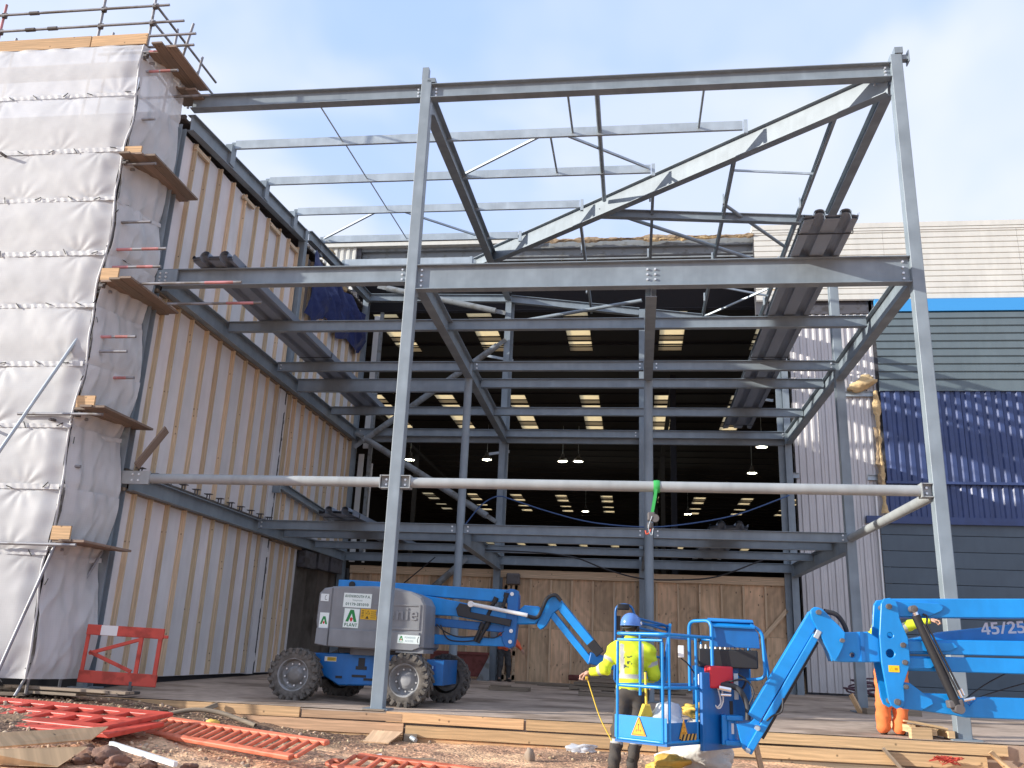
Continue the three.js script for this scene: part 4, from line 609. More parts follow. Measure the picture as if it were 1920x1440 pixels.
// ---------- boom lift behind the middle column ----------
{
  const L = thing('boom_lift', 'blue articulated boom lift with grey hood and big treaded tyres, behind middle column', 'boom lift');
  const P = (n, g, m, l) => part(n, g, m, L, l);
  wheel(-1.66, 0.46, -0.9, 0.44, 0.33, 1, L, 0.04); wheel(0.36, 0.45, -0.9, 0.44, 0.33, 1, L, -0.12); wheel(-1.3, 0.46, -2.45, 0.44, 0.33, -1, L, 0.0); wheel(0.72, 0.46, -2.55, 0.44, 0.33, -1, L, 0.04);
  const ch = P('chassis', [ext([[-1.45, 0.82], [0.3, 0.86], [0.34, 0.36], [-0.95, 0.32], [-1.3, 0.5]], 0.9, -2.1, 0.02), b2(0.2, 0.95, 0.38, 0.8, -2.35, -1.1), b2(-1.75, -1.3, 0.42, 0.66, -2.3, -1.1)], M.blueDark);
  part('slot', [b2(-0.62, -0.5, 0.6, 0.78, -1.185, -1.172), b2(-0.66, -0.46, 0.58, 0.64, -1.185, -1.171), b2(-0.72, -0.46, 0.45, 0.49, -1.185, -1.17), b2(-0.5, -0.3, 0.4, 0.44, -1.185, -1.171), b2(-1.02, -0.9, 0.42, 0.46, -1.185, -1.17)], M.black, ch);
  P('axle', [tube([-1.66, 0.45, -0.95], [-1.4, 0.45, -2.4], 0.09), tube([0.36, 0.45, -0.95], [0.72, 0.45, -2.5], 0.09)], M.black);
  P('tie_rod', path([[-1.35, 0.5, -1.05], [-1.28, 0.4, -1.05], [-1.4, 0.34, -1.05], [-1.25, 0.6, -1.05]], 0.03), M.rubber);
  P('turntable', [uvm(new THREE.CylinderGeometry(0.45, 0.5, 0.14, 28)).translate(-0.5, 0.9, -1.6), b2(-1.0, 0.2, 0.86, 0.98, -2.2, -1.15)], M.black);
  P('hose_bundle', [b2(-0.75, -0.25, 0.83, 0.96, -1.12, -1.05)], M.coupler);
  const zH = -1.0, hd = 1.25;
  const main = [[-1.135, 0.99], [-1.13, 1.97], [-0.4, 1.995], [0.05, 1.97], [0.3, 1.92], [0.48, 1.84], [0.55, 1.72], [0.56, 1.02], [0.5, 0.97], [0.2, 0.96], [-0.9, 0.98]];
  const h1 = P('hood', ext(main, hd, zH - hd, 0.035), M.hood), h2 = P('hood', ext([[-1.32, 1.0], [-1.38, 1.4], [-1.37, 1.86], [-1.3, 1.94], [-1.17, 1.965], [-1.172, 0.99]], hd, zH - hd, 0.03), M.hood);
  part('hood_skirt', [ext([[-1.38, 1.0], [-1.37, 1.26], [-1.17, 1.26], [-1.17, 0.97]], 0.02, zH + 0.03, 0.01)], M.hood, h2); part('hood_skirt', [ext([[-1.13, 0.97], [-1.13, 1.25], [0.5, 1.24], [0.52, 1.0], [0.4, 0.95]], 0.02, zH + 0.035, 0.01)], M.hood, h1);
  part('recess_frame', [b2(-0.35, 0.5, 1.70, 1.73, zH + 0.03, zH + 0.05), b2(0.47, 0.5, 1.32, 1.7, zH + 0.03, zH + 0.05), b2(-0.35, 0.5, 1.29, 1.32, zH + 0.03, zH + 0.05)], M.hood, h1);
  part('raised_lettering', text3('Genie', 0.2, 0.02).translate(-0.32, 1.46, zH + 0.03), M.hood, h1);
  part('skirt_band', b2(0.1, 0.6, 0.9, 0.97, zH - 0.8, zH + 0.03), M.hood, h1);
  const zs = zH + 0.0415;
  sign('sticker', 0.52, 0.25, 512, (c, w, h) => { fillBg(c, w, h, '#e6efea'); txt(c, 'AVONMOUTH P.A.', w / 2, h * 0.22, h * 0.26, '#235443', 'bold', w * 0.92); txt(c, 'Telephone', w / 2, h * 0.49, h * 0.16, '#55706a', 'normal'); txt(c, '01179-381010', w / 2, h * 0.77, h * 0.27, '#235443', 'bold', w * 0.92); }, -0.67, 1.765, zs, h1, 0, -0.02);
  sign('sticker', 0.29, 0.34, 256, drawPlant, -0.755, 1.455, zs, h1, 0, -0.03);
  sign('sticker', 0.3, 0.18, 256, (c, w, h) => { fillBg(c, w, h, '#d8a91c'); c.fillStyle = '#3a3010'; for (let i = 0; i < 5; i++) c.fillRect(w * 0.06, h * (0.15 + i * 0.15), w * 0.14, h * 0.06); c.fillRect(w * 0.29, 0, 2, h); warnTri(c, w * 0.45, h * 0.32, h * 0.2, '#d8a91c', '#2a2412'); c.fillStyle = '#1c1608'; c.beginPath(); c.moveTo(w * 0.42, h * 0.62); c.lineTo(w * 0.52, h * 0.92); c.lineTo(w * 0.32, h * 0.92); c.fill(); c.fillStyle = '#8a6c16'; for (let i = 0; i < 4; i++) c.fillRect(w * 0.62, h * (0.2 + i * 0.19), w * 0.32, h * 0.07); }, -0.44, 1.53, zs, h1, 0, -0.03);
  sign('sticker', 0.4, 0.145, 384, (c, w, h) => { fillBg(c, w, h, '#dde8e6'); bigA(c, w * 0.16, h * 0.42, h * 0.55); txt(c, 'PLANT', w * 0.16, h * 0.85, h * 0.18, '#14633a'); txt(c, 'POWERED', w * 0.56, h * 0.3, h * 0.3, '#8ca0a6', 'bold', w * 0.5); txt(c, 'ACCESS', w * 0.53, h * 0.7, h * 0.3, '#8ca0a6', 'bold', w * 0.46); c.strokeStyle = '#222a2e'; c.lineWidth = h * 0.08; c.beginPath(); c.moveTo(w * 0.96, h * 0.12); c.quadraticCurveTo(w * 0.86, h * 0.5, w * 0.94, h * 0.88); c.stroke(); }, 0.33, 1.13, zs + 0.025, h1, 0, -0.02);
  sign('sticker', 0.17, 0.35, 256, (c, w, h) => { fillBg(c, w, h, '#e8f0ec'); bigA(c, w / 2, h * 0.38, w * 0.8); txt(c, 'PLANT', w / 2, h * 0.86, w * 0.3, '#14633a', 'bold', w * 0.92); }, -1.262, 1.36, zs - 0.005, h2, 0, -0.02);
  sign('sticker', 0.15, 0.13, 128, drawHand, -1.285, 1.8, zs - 0.005, h2, 0, -0.02);
  sign('sticker', 0.22, 0.08, 192, (c, w, h) => { fillBg(c, w, h, '#d9dbd4'); c.fillStyle = '#cba321'; c.fillRect(w * 0.22, h * 0.1, w * 0.75, h * 0.8); c.fillStyle = '#6d5a1c'; for (let i = 0; i < 3; i++) c.fillRect(w * 0.3, h * (0.25 + i * 0.2), w * 0.55, h * 0.07); }, -1.14, 0.74, -1.175, ch);
  sign('sticker', 0.28, 0.07, 192, (c, w, h) => { fillBg(c, w, h, '#0d3b7c'); txt(c, '4 UTIN', w / 2, h / 2, h * 0.9, '#152748', 'bold', w); }, -0.05, 0.72, -1.175, ch);
  sign('sticker', 0.18, 0.1, 128, (c, w, h) => { fillBg(c, w, h, '#0a4a96'); c.fillStyle = '#e8eef2'; c.fillRect(w * 0.05, h * 0.2, w * 0.16, h * 0.65); c.fillStyle = '#9cc0dc'; c.fillRect(w * 0.4, h * 0.3, w * 0.08, h * 0.3); c.fillRect(w * 0.66, h * 0.1, w * 0.12, h * 0.5); }, 0.72, 0.66, -1.095, ch);
  // booms folded above and beside the hood
  const bz = -1.95;
  P('boom', [ext([[-1.34, 2.17], [-1.1, 2.175], [2.1, 2.08], [2.13, 1.98], [2.08, 1.87], [-1.34, 2.03]], 0.22, bz - 0.11, 0.012)], M.blue); P('boom_pivot', disc(0.06, 0.3, -1.07, 2.1, bz, 16), M.black);
  const b2m = P('boom', ext([[0.1, 1.96], [0.6, 1.9], [1.0, 1.84], [2.02, 1.68], [2.04, 1.5], [1.95, 1.45], [0.95, 1.6], [0.4, 1.61], [0.1, 1.55]], 0.24, bz - 0.1, 0.012), M.blue);
  part('cable_track', [ext([[1.06, 1.81], [1.0, 1.72], [1.04, 1.6], [2.0, 1.45], [2.02, 1.55], [1.25, 1.66], [1.24, 1.78]], 0.06, bz + 0.16, 0.012)], M.rubber, b2m);
  part('cylinder_rod', [tube([1.27, 1.81, bz + 0.25], [2.33, 1.645, bz + 0.25], 0.036), disc(0.055, 0.08, 1.27, 1.81, bz + 0.25)], M.white, b2m);
  P('boom', [ext([[0.3, 1.55], [2.0, 1.46], [2.0, 1.33], [0.3, 1.42]], 0.2, bz - 0.1, 0.01)], M.blueDark); P('boom', [ext([[0.3, 1.25], [1.5, 1.21], [1.72, 1.24], [1.95, 1.28], [1.95, 1.09], [0.3, 1.08]], 0.2, bz - 0.1, 0.01)], M.blue);
  P('link_plate', ext(smooth([[1.92, 2.08], [2.06, 2.1], [2.13, 2.0], [2.12, 1.5], [2.07, 1.1], [1.94, 1.08], [1.86, 1.25], [1.93, 1.55], [1.95, 1.85]], 2), 0.3, bz - 0.15, 0.01), M.blueDark);
  for (const [x, y] of [[2.02, 2.02], [1.98, 1.52], [2.03, 1.36], [2.02, 1.17]]) P('pin', disc(0.035, 0.36, x, y, bz, 12), M.bolt);
  for (const [a, b] of [[[1.73, 1.95], [1.58, 1.62]], [[1.6, 1.5], [1.42, 1.13]], [[1.5, 1.48], [1.36, 1.15]], [[1.92, 2.04], [1.86, 1.78]]]) P('hydraulic_cylinder', [tube([...a, bz + 0.15], [...b, bz + 0.15], 0.035), tube([...a, bz + 0.15], [a[0] * 0.7 + b[0] * 0.3, a[1] * 0.7 + b[1] * 0.3, bz + 0.15], 0.05)], M.black);
  P('hose', [path([[0.62, 1.43, bz + 0.15], [0.8, 1.3, bz + 0.16], [1.05, 1.22, bz + 0.16], [1.4, 1.24, bz + 0.16], [1.75, 1.24, bz + 0.15], [1.9, 1.35, bz + 0.15]], 0.014, 6), path([[0.7, 1.42, bz + 0.14], [0.85, 1.18, bz + 0.16], [1.1, 1.14, bz + 0.16], [1.4, 1.17, bz + 0.16]], 0.014, 6)], M.rubber);
  P('jib_link', ext([[2.1, 1.66], [2.26, 1.81], [2.5, 1.8], [2.6, 1.72], [2.45, 1.52], [2.1, 1.5]], 0.2, bz - 0.1, 0.02), M.blue);
  P('knuckle', ext(smooth([[2.5, 1.5], [2.58, 1.66], [2.66, 1.92], [2.8, 2.0], [2.9, 1.92], [2.92, 1.82], [2.78, 1.72], [2.66, 1.5], [2.56, 1.42]], 2), 0.16, bz - 0.08, 0.01), M.blue);
  P('hose', path([[2.3, 1.64, bz + 0.14], [2.5, 1.62, bz + 0.16], [2.6, 1.8, bz + 0.16], [2.68, 1.97, bz + 0.15], [2.82, 2.03, bz + 0.14], [2.93, 1.93, bz + 0.12]], 0.035, 8), M.rubber);
  P('jib', rbar([2.86, 1.91, bz], [3.5, 1.2, bz + 0.1], 0.15, 0.14, 0.012), M.blue); P('jib', rbar([2.74, 1.72, bz], [3.5, 0.87, bz + 0.1], 0.12, 0.12, 0.012), M.blue);
  P('jib_sleeve', rbar([3.48, 1.22, bz + 0.1], [3.66, 1.02, bz + 0.1], 0.17, 0.16, 0.012), M.black); P('jib_rod', tube([2.92, 1.74, bz], [3.6, 1.0, bz + 0.1], 0.022), M.black);
  P('basket_arm', [rbar([3.45, 0.95, bz + 0.1], [3.9, 0.85, bz], 0.2, 0.2, 0.02)], M.blueDark);
  // its basket, partly behind the person in yellow
  const r = 0.022, z0 = -1.8, z1 = -2.5;
  const bk = P('basket', [rpath([[3.92, 0.6, z0], [3.93, 1.9, z0], [4.22, 1.9, z0], [4.28, 1.68, z0 - 0.05], [4.9, 1.58, z1], [4.8, 0.58, z1]], r, 0.16), tube([4.28, 1.62, z0 - 0.05], [4.88, 1.5, z1], r), tube([4.26, 1.52, z0 - 0.05], [4.86, 1.42, z1], r), tube([4.2, 1.05, z0], [4.82, 1.0, z1], r), tube([4.05, 0.6, z1], [4.05, 1.6, z1], r), tube([4.05, 1.6, z1], [4.9, 1.58, z1], r), tube([3.92, 1.1, z0], [4.05, 1.08, z1], r), tube([3.92, 0.6, z0], [4.05, 0.6, z1], r)], M.blueDark);
  part('control_panel', [rb(0.22, 0.1, 0.2, 0.02, 4.07, 1.86, z0 - 0.05), b2(3.95, 4.02, 1.45, 1.7, z0 - 0.1, z0 - 0.02)], M.black, bk); part('floor_tray', [b2(3.92, 4.82, 0.55, 0.6, z1, z0), b2(3.92, 4.82, 0.6, 0.8, z0 - 0.02, z0)], M.blueDark, bk); part('end_frame', bar([4.84, 0.6, z1 + 0.02], [4.93, 1.62, z1 + 0.02], 0.12, 0.05), M.blue, bk);
  base(L, [-0.5, 0.02, -1.7]);
}
// ---------- boom lift reaching in from the right, its basket in front ----------
{
  const L = thing('boom_lift', 'bright blue boom lift reaching in from the right with empty basket in front', 'boom lift');
  const P = (n, g, m = M.blue, l) => part(n, g, m, L, l), Z = 3.5;
  const pts = [[7.19, 1.72], [7.225, 1.775], [7.29, 1.785], [7.35, 1.755], [7.37, 1.69], [7.375, 1.56], [7.45, 1.34], [7.455, 1.06], [7.36, 0.82], [7.355, 0.64], [7.33, 0.575], [7.27, 0.55], [7.215, 0.58], [7.19, 0.65], [7.145, 1.04], [7.145, 1.36]];
  for (const z of [Z, Z - 0.34]) P('link_plate', ext(pts, 0.035, z, 0.006, [[7.245, 1.155, 0.055], [7.26, 1.36, 0.04]]));
  for (const [x, y, q] of [[7.265, 1.69, 0.033], [7.39, 1.255, 0.03], [7.395, 1.06, 0.03], [7.275, 0.62, 0.036], [7.385, 0.79, 0.026]]) P('pin', [disc(q, 0.46, x, y, Z - 0.15, 18), disc(q * 0.6, 0.48, x, y, Z - 0.15, 12)], M.coupler);
  sign('sticker', 0.12, 0.075, 128, (c, w, h) => { fillBg(c, w, h, '#e6c21c'); warnTri(c, w * 0.28, h * 0.55, h * 0.28, '#e6c21c', '#b98a12'); c.fillStyle = '#b98a12'; c.fillRect(w * 0.55, h * 0.35, w * 0.3, h * 0.4); }, 7.27, 0.985, Z + 0.043, L);
  P('boom', [ext([[7.3, 1.78], [12, 1.93], [12, 1.72], [7.3, 1.58]], 0.2, Z - 0.26, 0.01)]); P('boom_cheek', ext([[7.33, 1.755], [7.86, 1.745], [7.9, 1.71], [7.88, 1.67], [7.74, 1.605], [7.34, 1.585]], 0.03, Z - 0.05, 0.004));
  P('boom', ext([[7.4, 1.315], [12, 1.42], [12, 1.245], [7.4, 1.17]], 0.18, Z - 0.25, 0.01)); P('boom_cheek', ext([[7.4, 1.305], [7.98, 1.3], [8.02, 1.26], [7.94, 1.215], [7.4, 1.185]], 0.03, Z - 0.06, 0.004)); P('boom', ext([[7.4, 1.125], [12, 1.2], [12, 1.03], [7.4, 0.98]], 0.18, Z - 0.25, 0.01)); P('boom_cheek', ext([[7.4, 1.115], [7.72, 1.11], [7.78, 1.07], [7.7, 1.01], [7.4, 0.99]], 0.03, Z - 0.06, 0.004));
  const main = P('boom', ext([[7.5, 1.3], [8.0, 1.43], [8.9, 1.56], [12, 1.72], [12, 1.42], [7.5, 1.2]], 0.26, Z - 0.62, 0.012));
  part('lettering', [TR(text3('45/25', 0.14, 0.004), 8.42, 1.42, Z - 0.345, 0, 0, 0.08)], M.white, main);
  P('rear_boom', [ext([[7.35, 0.84], [7.45, 0.83], [7.68, 0.66], [7.69, 0.615], [7.56, 0.54], [7.36, 0.55]], 0.03, Z - 0.07, 0.005)]); P('boom', [ext([[7.4, 0.71], [7.9, 0.72], [8.03, 0.69], [8.1, 0.6], [8.2, 0.69], [8.35, 0.705], [12, 0.74], [12, 0.53], [8.05, 0.49], [7.92, 0.51], [7.4, 0.555]], 0.2, Z - 0.29, 0.01)]);
  P('hydraulic_cylinder', [tube([7.57, 1.6, Z + 0.02], [7.93, 0.62, Z + 0.02], 0.05, 18)], M.black); P('cylinder_rod', tube([7.55, 1.67, Z + 0.02], [7.6, 1.53, Z + 0.02], 0.036, 14), M.chrome);
  P('cylinder_pin', [disc(0.042, 0.3, 7.54, 1.67, Z - 0.05, 16), disc(0.05, 0.3, 7.945, 0.575, Z - 0.05, 16), disc(0.022, 0.32, 7.54, 1.67, Z - 0.05, 12), rb(0.17, 0.09, 0.12, 0.02, 7.92, 0.63, Z + 0.0, 0, 0, 0.15)], M.coupler);
  P('hose', [tube([7.64, 1.5, Z + 0.06], [7.96, 0.72, Z + 0.06], 0.014, 8), tube([7.68, 1.5, Z + 0.05], [8.0, 0.72, Z + 0.05], 0.012, 8), path([[7.68, 1.5, Z + 0.04], [7.7, 1.6, Z], [7.66, 1.62, Z]], 0.012)], M.rubber); P('fitting', [tube([7.95, 0.78, Z + 0.06], [7.98, 0.7, Z + 0.06], 0.02), tube([8.02, 0.67, Z], [8.14, 0.7, Z], 0.02), tube([7.985, 0.8, Z + 0.05], [8.01, 0.73, Z + 0.05], 0.017)], M.chrome);
  P('cable', [path([[8.1, 0.68, Z - 0.2], [8.5, 0.88, Z - 0.5], [9.2, 1.16, Z - 0.8], [10, 1.36, Z - 1]], 0.008, 5), path([[8.2, 0.69, Z - 0.2], [8.7, 0.82, Z - 0.5], [9.4, 1.0, Z - 0.8]], 0.008, 5)], M.rubber);
  // jib: link, knuckle, two arms down to the basket
  P('jib_link', [ext([[6.44, 1.37], [6.5, 1.5], [6.54, 1.58], [6.66, 1.45], [6.76, 1.37], [7.02, 1.385], [7.14, 1.315], [7.14, 1.06], [6.74, 1.045], [6.6, 1.05], [6.55, 1.2]], 0.2, Z - 0.24, 0.01, [[6.83, 1.12, 0.04]])]); P('link_rib', b2(6.93, 6.97, 1.05, 1.39, Z - 0.245, Z - 0.01), M.blueDark);
  P('knuckle', ext(smooth([[6.38, 1.52], [6.37, 1.61], [6.42, 1.65], [6.5, 1.63], [6.6, 1.52], [6.74, 1.37], [6.7, 1.2], [6.61, 1.05], [6.55, 1.15], [6.46, 1.35]], 2), 0.05, Z - 0.0, 0.006)); P('pin', [disc(0.03, 0.4, 6.45, 1.595, Z - 0.08, 14), disc(0.025, 0.4, 6.7, 1.28, Z - 0.08, 12)], M.coupler);
  P('hose', path([[6.55, 1.62, Z - 0.1], [6.7, 1.58, Z - 0.12], [6.8, 1.42, Z - 0.14], [6.8, 1.3, Z - 0.14]], 0.03, 8), M.rubber);
  P('jib', [rbar([6.43, 1.57, Z - 0.06], [5.66, 0.36, Z - 0.06], 0.155, 0.14, 0.012)]); P('jib_end', ext([[5.75, 0.42], [5.62, 0.3], [5.47, 0.28], [5.53, 0.02], [5.6, 0.0], [5.7, 0.2]], 0.06, Z - 0.1, 0.006));
  P('jib', [rbar([6.42, 1.33, Z - 0.03], [5.58, -0.02, Z - 0.03], 0.085, 0.11, 0.012)]); P('jib_track', [rbar([6.44, 1.26, Z - 0.08], [5.75, 0.14, Z - 0.08], 0.05, 0.06, 0.01)], M.black); P('pin', [disc(0.03, 0.3, 5.69, 0.26, Z - 0.06, 14), disc(0.028, 0.25, 5.57, 0.01, Z - 0.03, 14), rb(0.06, 0.1, 0.05, 0.01, 6.43, 1.34, Z + 0.04, 0, 0, -0.5)], M.galv);
  P('hose', [path([[5.3, 0.72, Z - 0.2], [5.5, 0.68, Z - 0.15], [5.6, 0.5, Z - 0.1], [5.6, 0.33, Z - 0.08]], 0.034, 8), path([[5.35, 0.74, Z - 0.2], [5.6, 0.78, Z - 0.15], [5.68, 0.65, Z - 0.1], [5.62, 0.5, Z - 0.08]], 0.012, 6), path([[6.0, 0.6, Z + 0.03], [5.97, 0.45, Z + 0.05], [5.87, 0.4, Z + 0.04], [5.8, 0.34, Z + 0.03]], 0.012, 6)], M.rubber);
  P('rotator', [uvm(new THREE.CylinderGeometry(0.085, 0.085, 0.3, 20)).translate(5.42, 0.2, Z - 0.3), rb(0.2, 0.06, 0.2, 0.015, 5.46, 0.34, Z - 0.26), rb(0.24, 0.06, 0.2, 0.015, 5.46, 0.06, Z - 0.26), rb(0.07, 0.34, 0.2, 0.015, 5.34, 0.2, Z - 0.3)]); P('sticker', b2(5.42, 5.45, 0.16, 0.28, Z - 0.21, Z - 0.205), M.white);
  // basket: corners in plan
  const A = [4.63, 4.06], B = [4.04, 3.67], D = [5.76, 2.4], C = [5.17, 2.01], q = (p, y) => [p[0], y, p[1]], mix = (p, s, t) => [lerp(p[0], s[0], t), lerp(p[1], s[1], t)], r = 0.02, F = 0.07;
  const ringAt = (y) => rpath([q(mix(A, D, 0.5), y), q(A, y), q(B, y), q(C, y), q(D, y), q(mix(A, D, 0.5), y)], r, 0.1);
  const bk = P('basket', [ringAt(F + 1.19), ringAt(F + 0.6), ringAt(F + 0.01)]);
  const post = (p, y0, y1) => part('rail_post', tube(q(p, y0), q(p, y1), 0.017, 10), M.blue, bk);
  post(mix(A, B, 0.07), F, F + 1.1); post(mix(B, A, 0.05), F, F + 1.1); post(mix(A, B, 0.5), F + 0.5, F + 1.19); post(mix(A, D, 0.03), F, F + 1.19); post(mix(A, D, 0.33), F, F + 1.19); for (const p of [C, D, mix(B, C, 0.5)]) post(p, F, F + 1.19);
  part('inner_rail', [tube(q(mix(A, B, 0.07), F + 1.12), q(mix(B, A, 0.05), F + 1.12), 0.016, 10)], M.blue, bk);
  const wallAt = (p, s, h, m = M.blue) => { const f = frame(q(p, F), q(s, F)); return part('kick_plate', uvm(new THREE.BoxGeometry(f.L, h, 0.006).translate(f.L / 2, h / 2 + 0.02, 0)).applyMatrix4(f.m), m, bk); };
  wallAt(A, B, 0.25); wallAt(A, D, 0.2, M.blueDark); wallAt(B, C, 0.15); wallAt(C, D, 0.15);
  const fl = new THREE.Shape([A, B, C, D].map((p) => new THREE.Vector2(p[0], -p[1]))); part('floor_tray', uvm(new THREE.ExtrudeGeometry(fl, { depth: 0.03, bevelEnabled: false }).rotateX(-Math.PI / 2)).translate(0, F - 0.03, 0), M.blueDark, bk);
  const ryB = Math.atan2(-(D[1] - A[1]), D[0] - A[0]), nB = [Math.sin(ryB), Math.cos(ryB)], onB = (t, o = 0) => { const p = mix(A, D, t); return [p[0] + nB[0] * o, p[1] + nB[1] * o]; }, ryA = Math.atan2(-(A[1] - B[1]), A[0] - B[0]), nA = [Math.sin(ryA), Math.cos(ryA)];
  { const p = mix(A, B, 0.52); triSign(0.2, 0.2, p[0] + nA[0] * 0.012, F + 0.06, p[1] + nA[1] * 0.012, bk, ryA); const p2 = onB(0.17, 0.012); triSign(0.2, 0.2, p2[0], F + 0.05, p2[1], bk, ryB); const p3 = onB(0.22, 0.016); sign('hazard_tape', 0.34, 0.07, 128, (c, w, h) => { fillBg(c, w, h, '#caa14a'); c.fillStyle = '#1d1a14'; for (let i = -1; i < 6; i++) { c.beginPath(); c.moveTo(i * w * 0.24, h); c.lineTo(i * w * 0.24 + w * 0.12, h); c.lineTo(i * w * 0.24 + w * 0.24, 0); c.lineTo(i * w * 0.24 + w * 0.12, 0); c.fill(); } }, p3[0], F + 0.06, p3[1], bk, ryB); }
  // mounting plate, control console and loops on the shaded long side
  const pl = (n, t0, t1, y0, y1, o, d, m, par = bk) => { const f = frame(q(onB(t0, o), y0), q(onB(t1, o), y0)); return part(n, uvm(new RoundedBoxGeometry(f.L, y1 - y0, d, 2, 0.008).translate(f.L / 2, (y1 - y0) / 2, 0)).applyMatrix4(f.m), m, par); };
  pl('mount_plate', 0.34, 0.86, F - 0.1, F + 0.78, 0.045, 0.05, M.blueDark); pl('mount_plate', 0.86, 1.0, F - 0.02, F + 0.5, 0.03, 0.03, M.blueDark);
  pl('slot', 0.66, 0.70, F + 0.25, F + 0.45, 0.072, 0.008, M.black);
  { const y = F + 0.6, sx = (x) => x; const z = 3.16;
    part('control_console', [rb(0.72, 0.22, 0.3, 0.02, 5.42, 1.02, z - 0.15)], M.black, bk);
    const row = []; for (let i = 0; i < 11; i++) row.push(uvm(new THREE.CylinderGeometry(0.012, 0.016, 0.05, 8)).translate(5.1 + i * 0.06, 1.155, z - 0.12)); part('switch_knob', row, M.white, bk); part('joystick', [tube([5.08, 1.13, z - 0.2], [5.08, 1.22, z - 0.2], 0.014), rb(0.05, 0.06, 0.05, 0.015, 5.08, 1.24, z - 0.2)], M.black, bk);
    part('console_hood', [ext([[5.2, 1.16], [5.21, 1.34], [5.24, 1.43], [5.72, 1.415], [5.79, 1.33], [5.8, 1.16]], 0.02, z - 0.02, 0.005), bx(0.52, 0.014, 0.26, 5.48, 1.44, z - 0.13, -0.2)], M.blueDark, bk); part('hood_top', bx(0.56, 0.02, 0.24, 5.47, 1.448, z - 0.06, 0.42, 0, -0.015), M.blue, bk);
    part('console_loop', [rpath([[4.96, 0.62, z - 0.2], [4.96, 1.46, z - 0.2], [5.22, 1.47, z + 0.04], [5.22, 0.78, z + 0.08], [5.0, 0.76, z + 0.0]], 0.022, 0.1)], M.blue, bk); part('console_loop', [rpath([[5.7, 1.44, z - 0.02], [5.84, 1.36, z], [5.86, 0.8, z + 0.02], [5.6, 0.78, z - 0.1]], 0.02, 0.1), tube([5.84, 1.3, z - 0.02], [5.95, 0.5, z - 0.05], 0.02)], M.blue, bk);
    part('console_stem', [b2(5.0, 5.7, 0.3, 0.92, z - 0.34, z - 0.3), b2(5.28, 5.55, 0.7, 0.92, z - 0.25, z - 0.1)], M.blueDark, bk);
    const box = part('manual_box', rb(0.34, 0.26, 0.14, 0.025, 5.29, 0.8, z + 0.1, 0, 0.5), M.redBox, bk); sign('lettering', 0.16, 0.06, 128, (c, w, h) => { fillBg(c, w, h, '#c01426'); txt(c, 'Genie', w / 2, h / 2, h * 0.9, '#2a2f86'); }, 5.365, 0.8, z + 0.128, box, 0.5);
    part('clamp', [rb(0.05, 0.13, 0.06, 0.01, 5.07, 0.76, z + 0.04)], M.white, bk); part('hose', [path([[5.18, 0.68, z + 0.12], [5.22, 0.5, z + 0.12], [5.28, 0.44, z + 0.12], [5.33, 0.52, z + 0.12], [5.32, 0.68, z + 0.12]], 0.011, 6), path([[5.27, 0.68, z + 0.14], [5.3, 0.5, z + 0.14], [5.26, 0.45, z + 0.13]], 0.01, 6)], M.white, bk);
    part('cable', [path([[4.83, 1.0, z + 0.3], [4.9, 0.95, z + 0.26], [5.02, 0.8, z + 0.1]], 0.009, 6), path([[5.4, 0.7, z], [5.56, 0.66, z - 0.05], [5.62, 0.78, z], [5.52, 0.85, z]], 0.014, 6)], M.rubber, bk); part('receptacle', rb(0.07, 0.14, 0.05, 0.008, 4.83, 1.08, z + 0.3), M.white, bk);
    part('fittings', [tube([5.28, 0.68, z + 0.2], [5.42, 0.66, z + 0.2], 0.03), tube([5.3, 0.6, z + 0.2], [5.42, 0.6, z + 0.2], 0.018)], M.chrome, bk); part('bracket', b2(5.47, 5.52, 0.55, 0.85, z + 0.05, z + 0.09), M.galv, bk);
  }
  base(L, [5.2, 0.04, 3.2]);
}
// ---------- people ----------
const smin = (a, b, k) => { const h = Math.max(k - Math.abs(a - b), 0) / k; return Math.min(a, b) - h * h * k * 0.25; };
function cap(a, b, ra, rb2) { const ba = [b[0] - a[0], b[1] - a[1], b[2] - a[2]], l2 = ba[0] ** 2 + ba[1] ** 2 + ba[2] ** 2 || 1e-9; return (x, y, z) => { const px = x - a[0], py = y - a[1], pz = z - a[2], t = clamp((px * ba[0] + py * ba[1] + pz * ba[2]) / l2); return [Math.hypot(px - ba[0] * t, py - ba[1] * t, pz - ba[2] * t) - lerp(ra, rb2, t), t]; }; }
function ell(c, rx, ry, rz) { return (x, y, z) => { const a = (x - c[0]) / rx, b = (y - c[1]) / ry, d = (z - c[2]) / rz, k = Math.hypot(a, b, d); return [(k - 1) * Math.min(rx, ry, rz), 0]; }; }
const union = (list, k) => (x, y, z) => { let d = 1e3; for (const f of list) d = smin(d, f(x, y, z)[0], k); return d; };
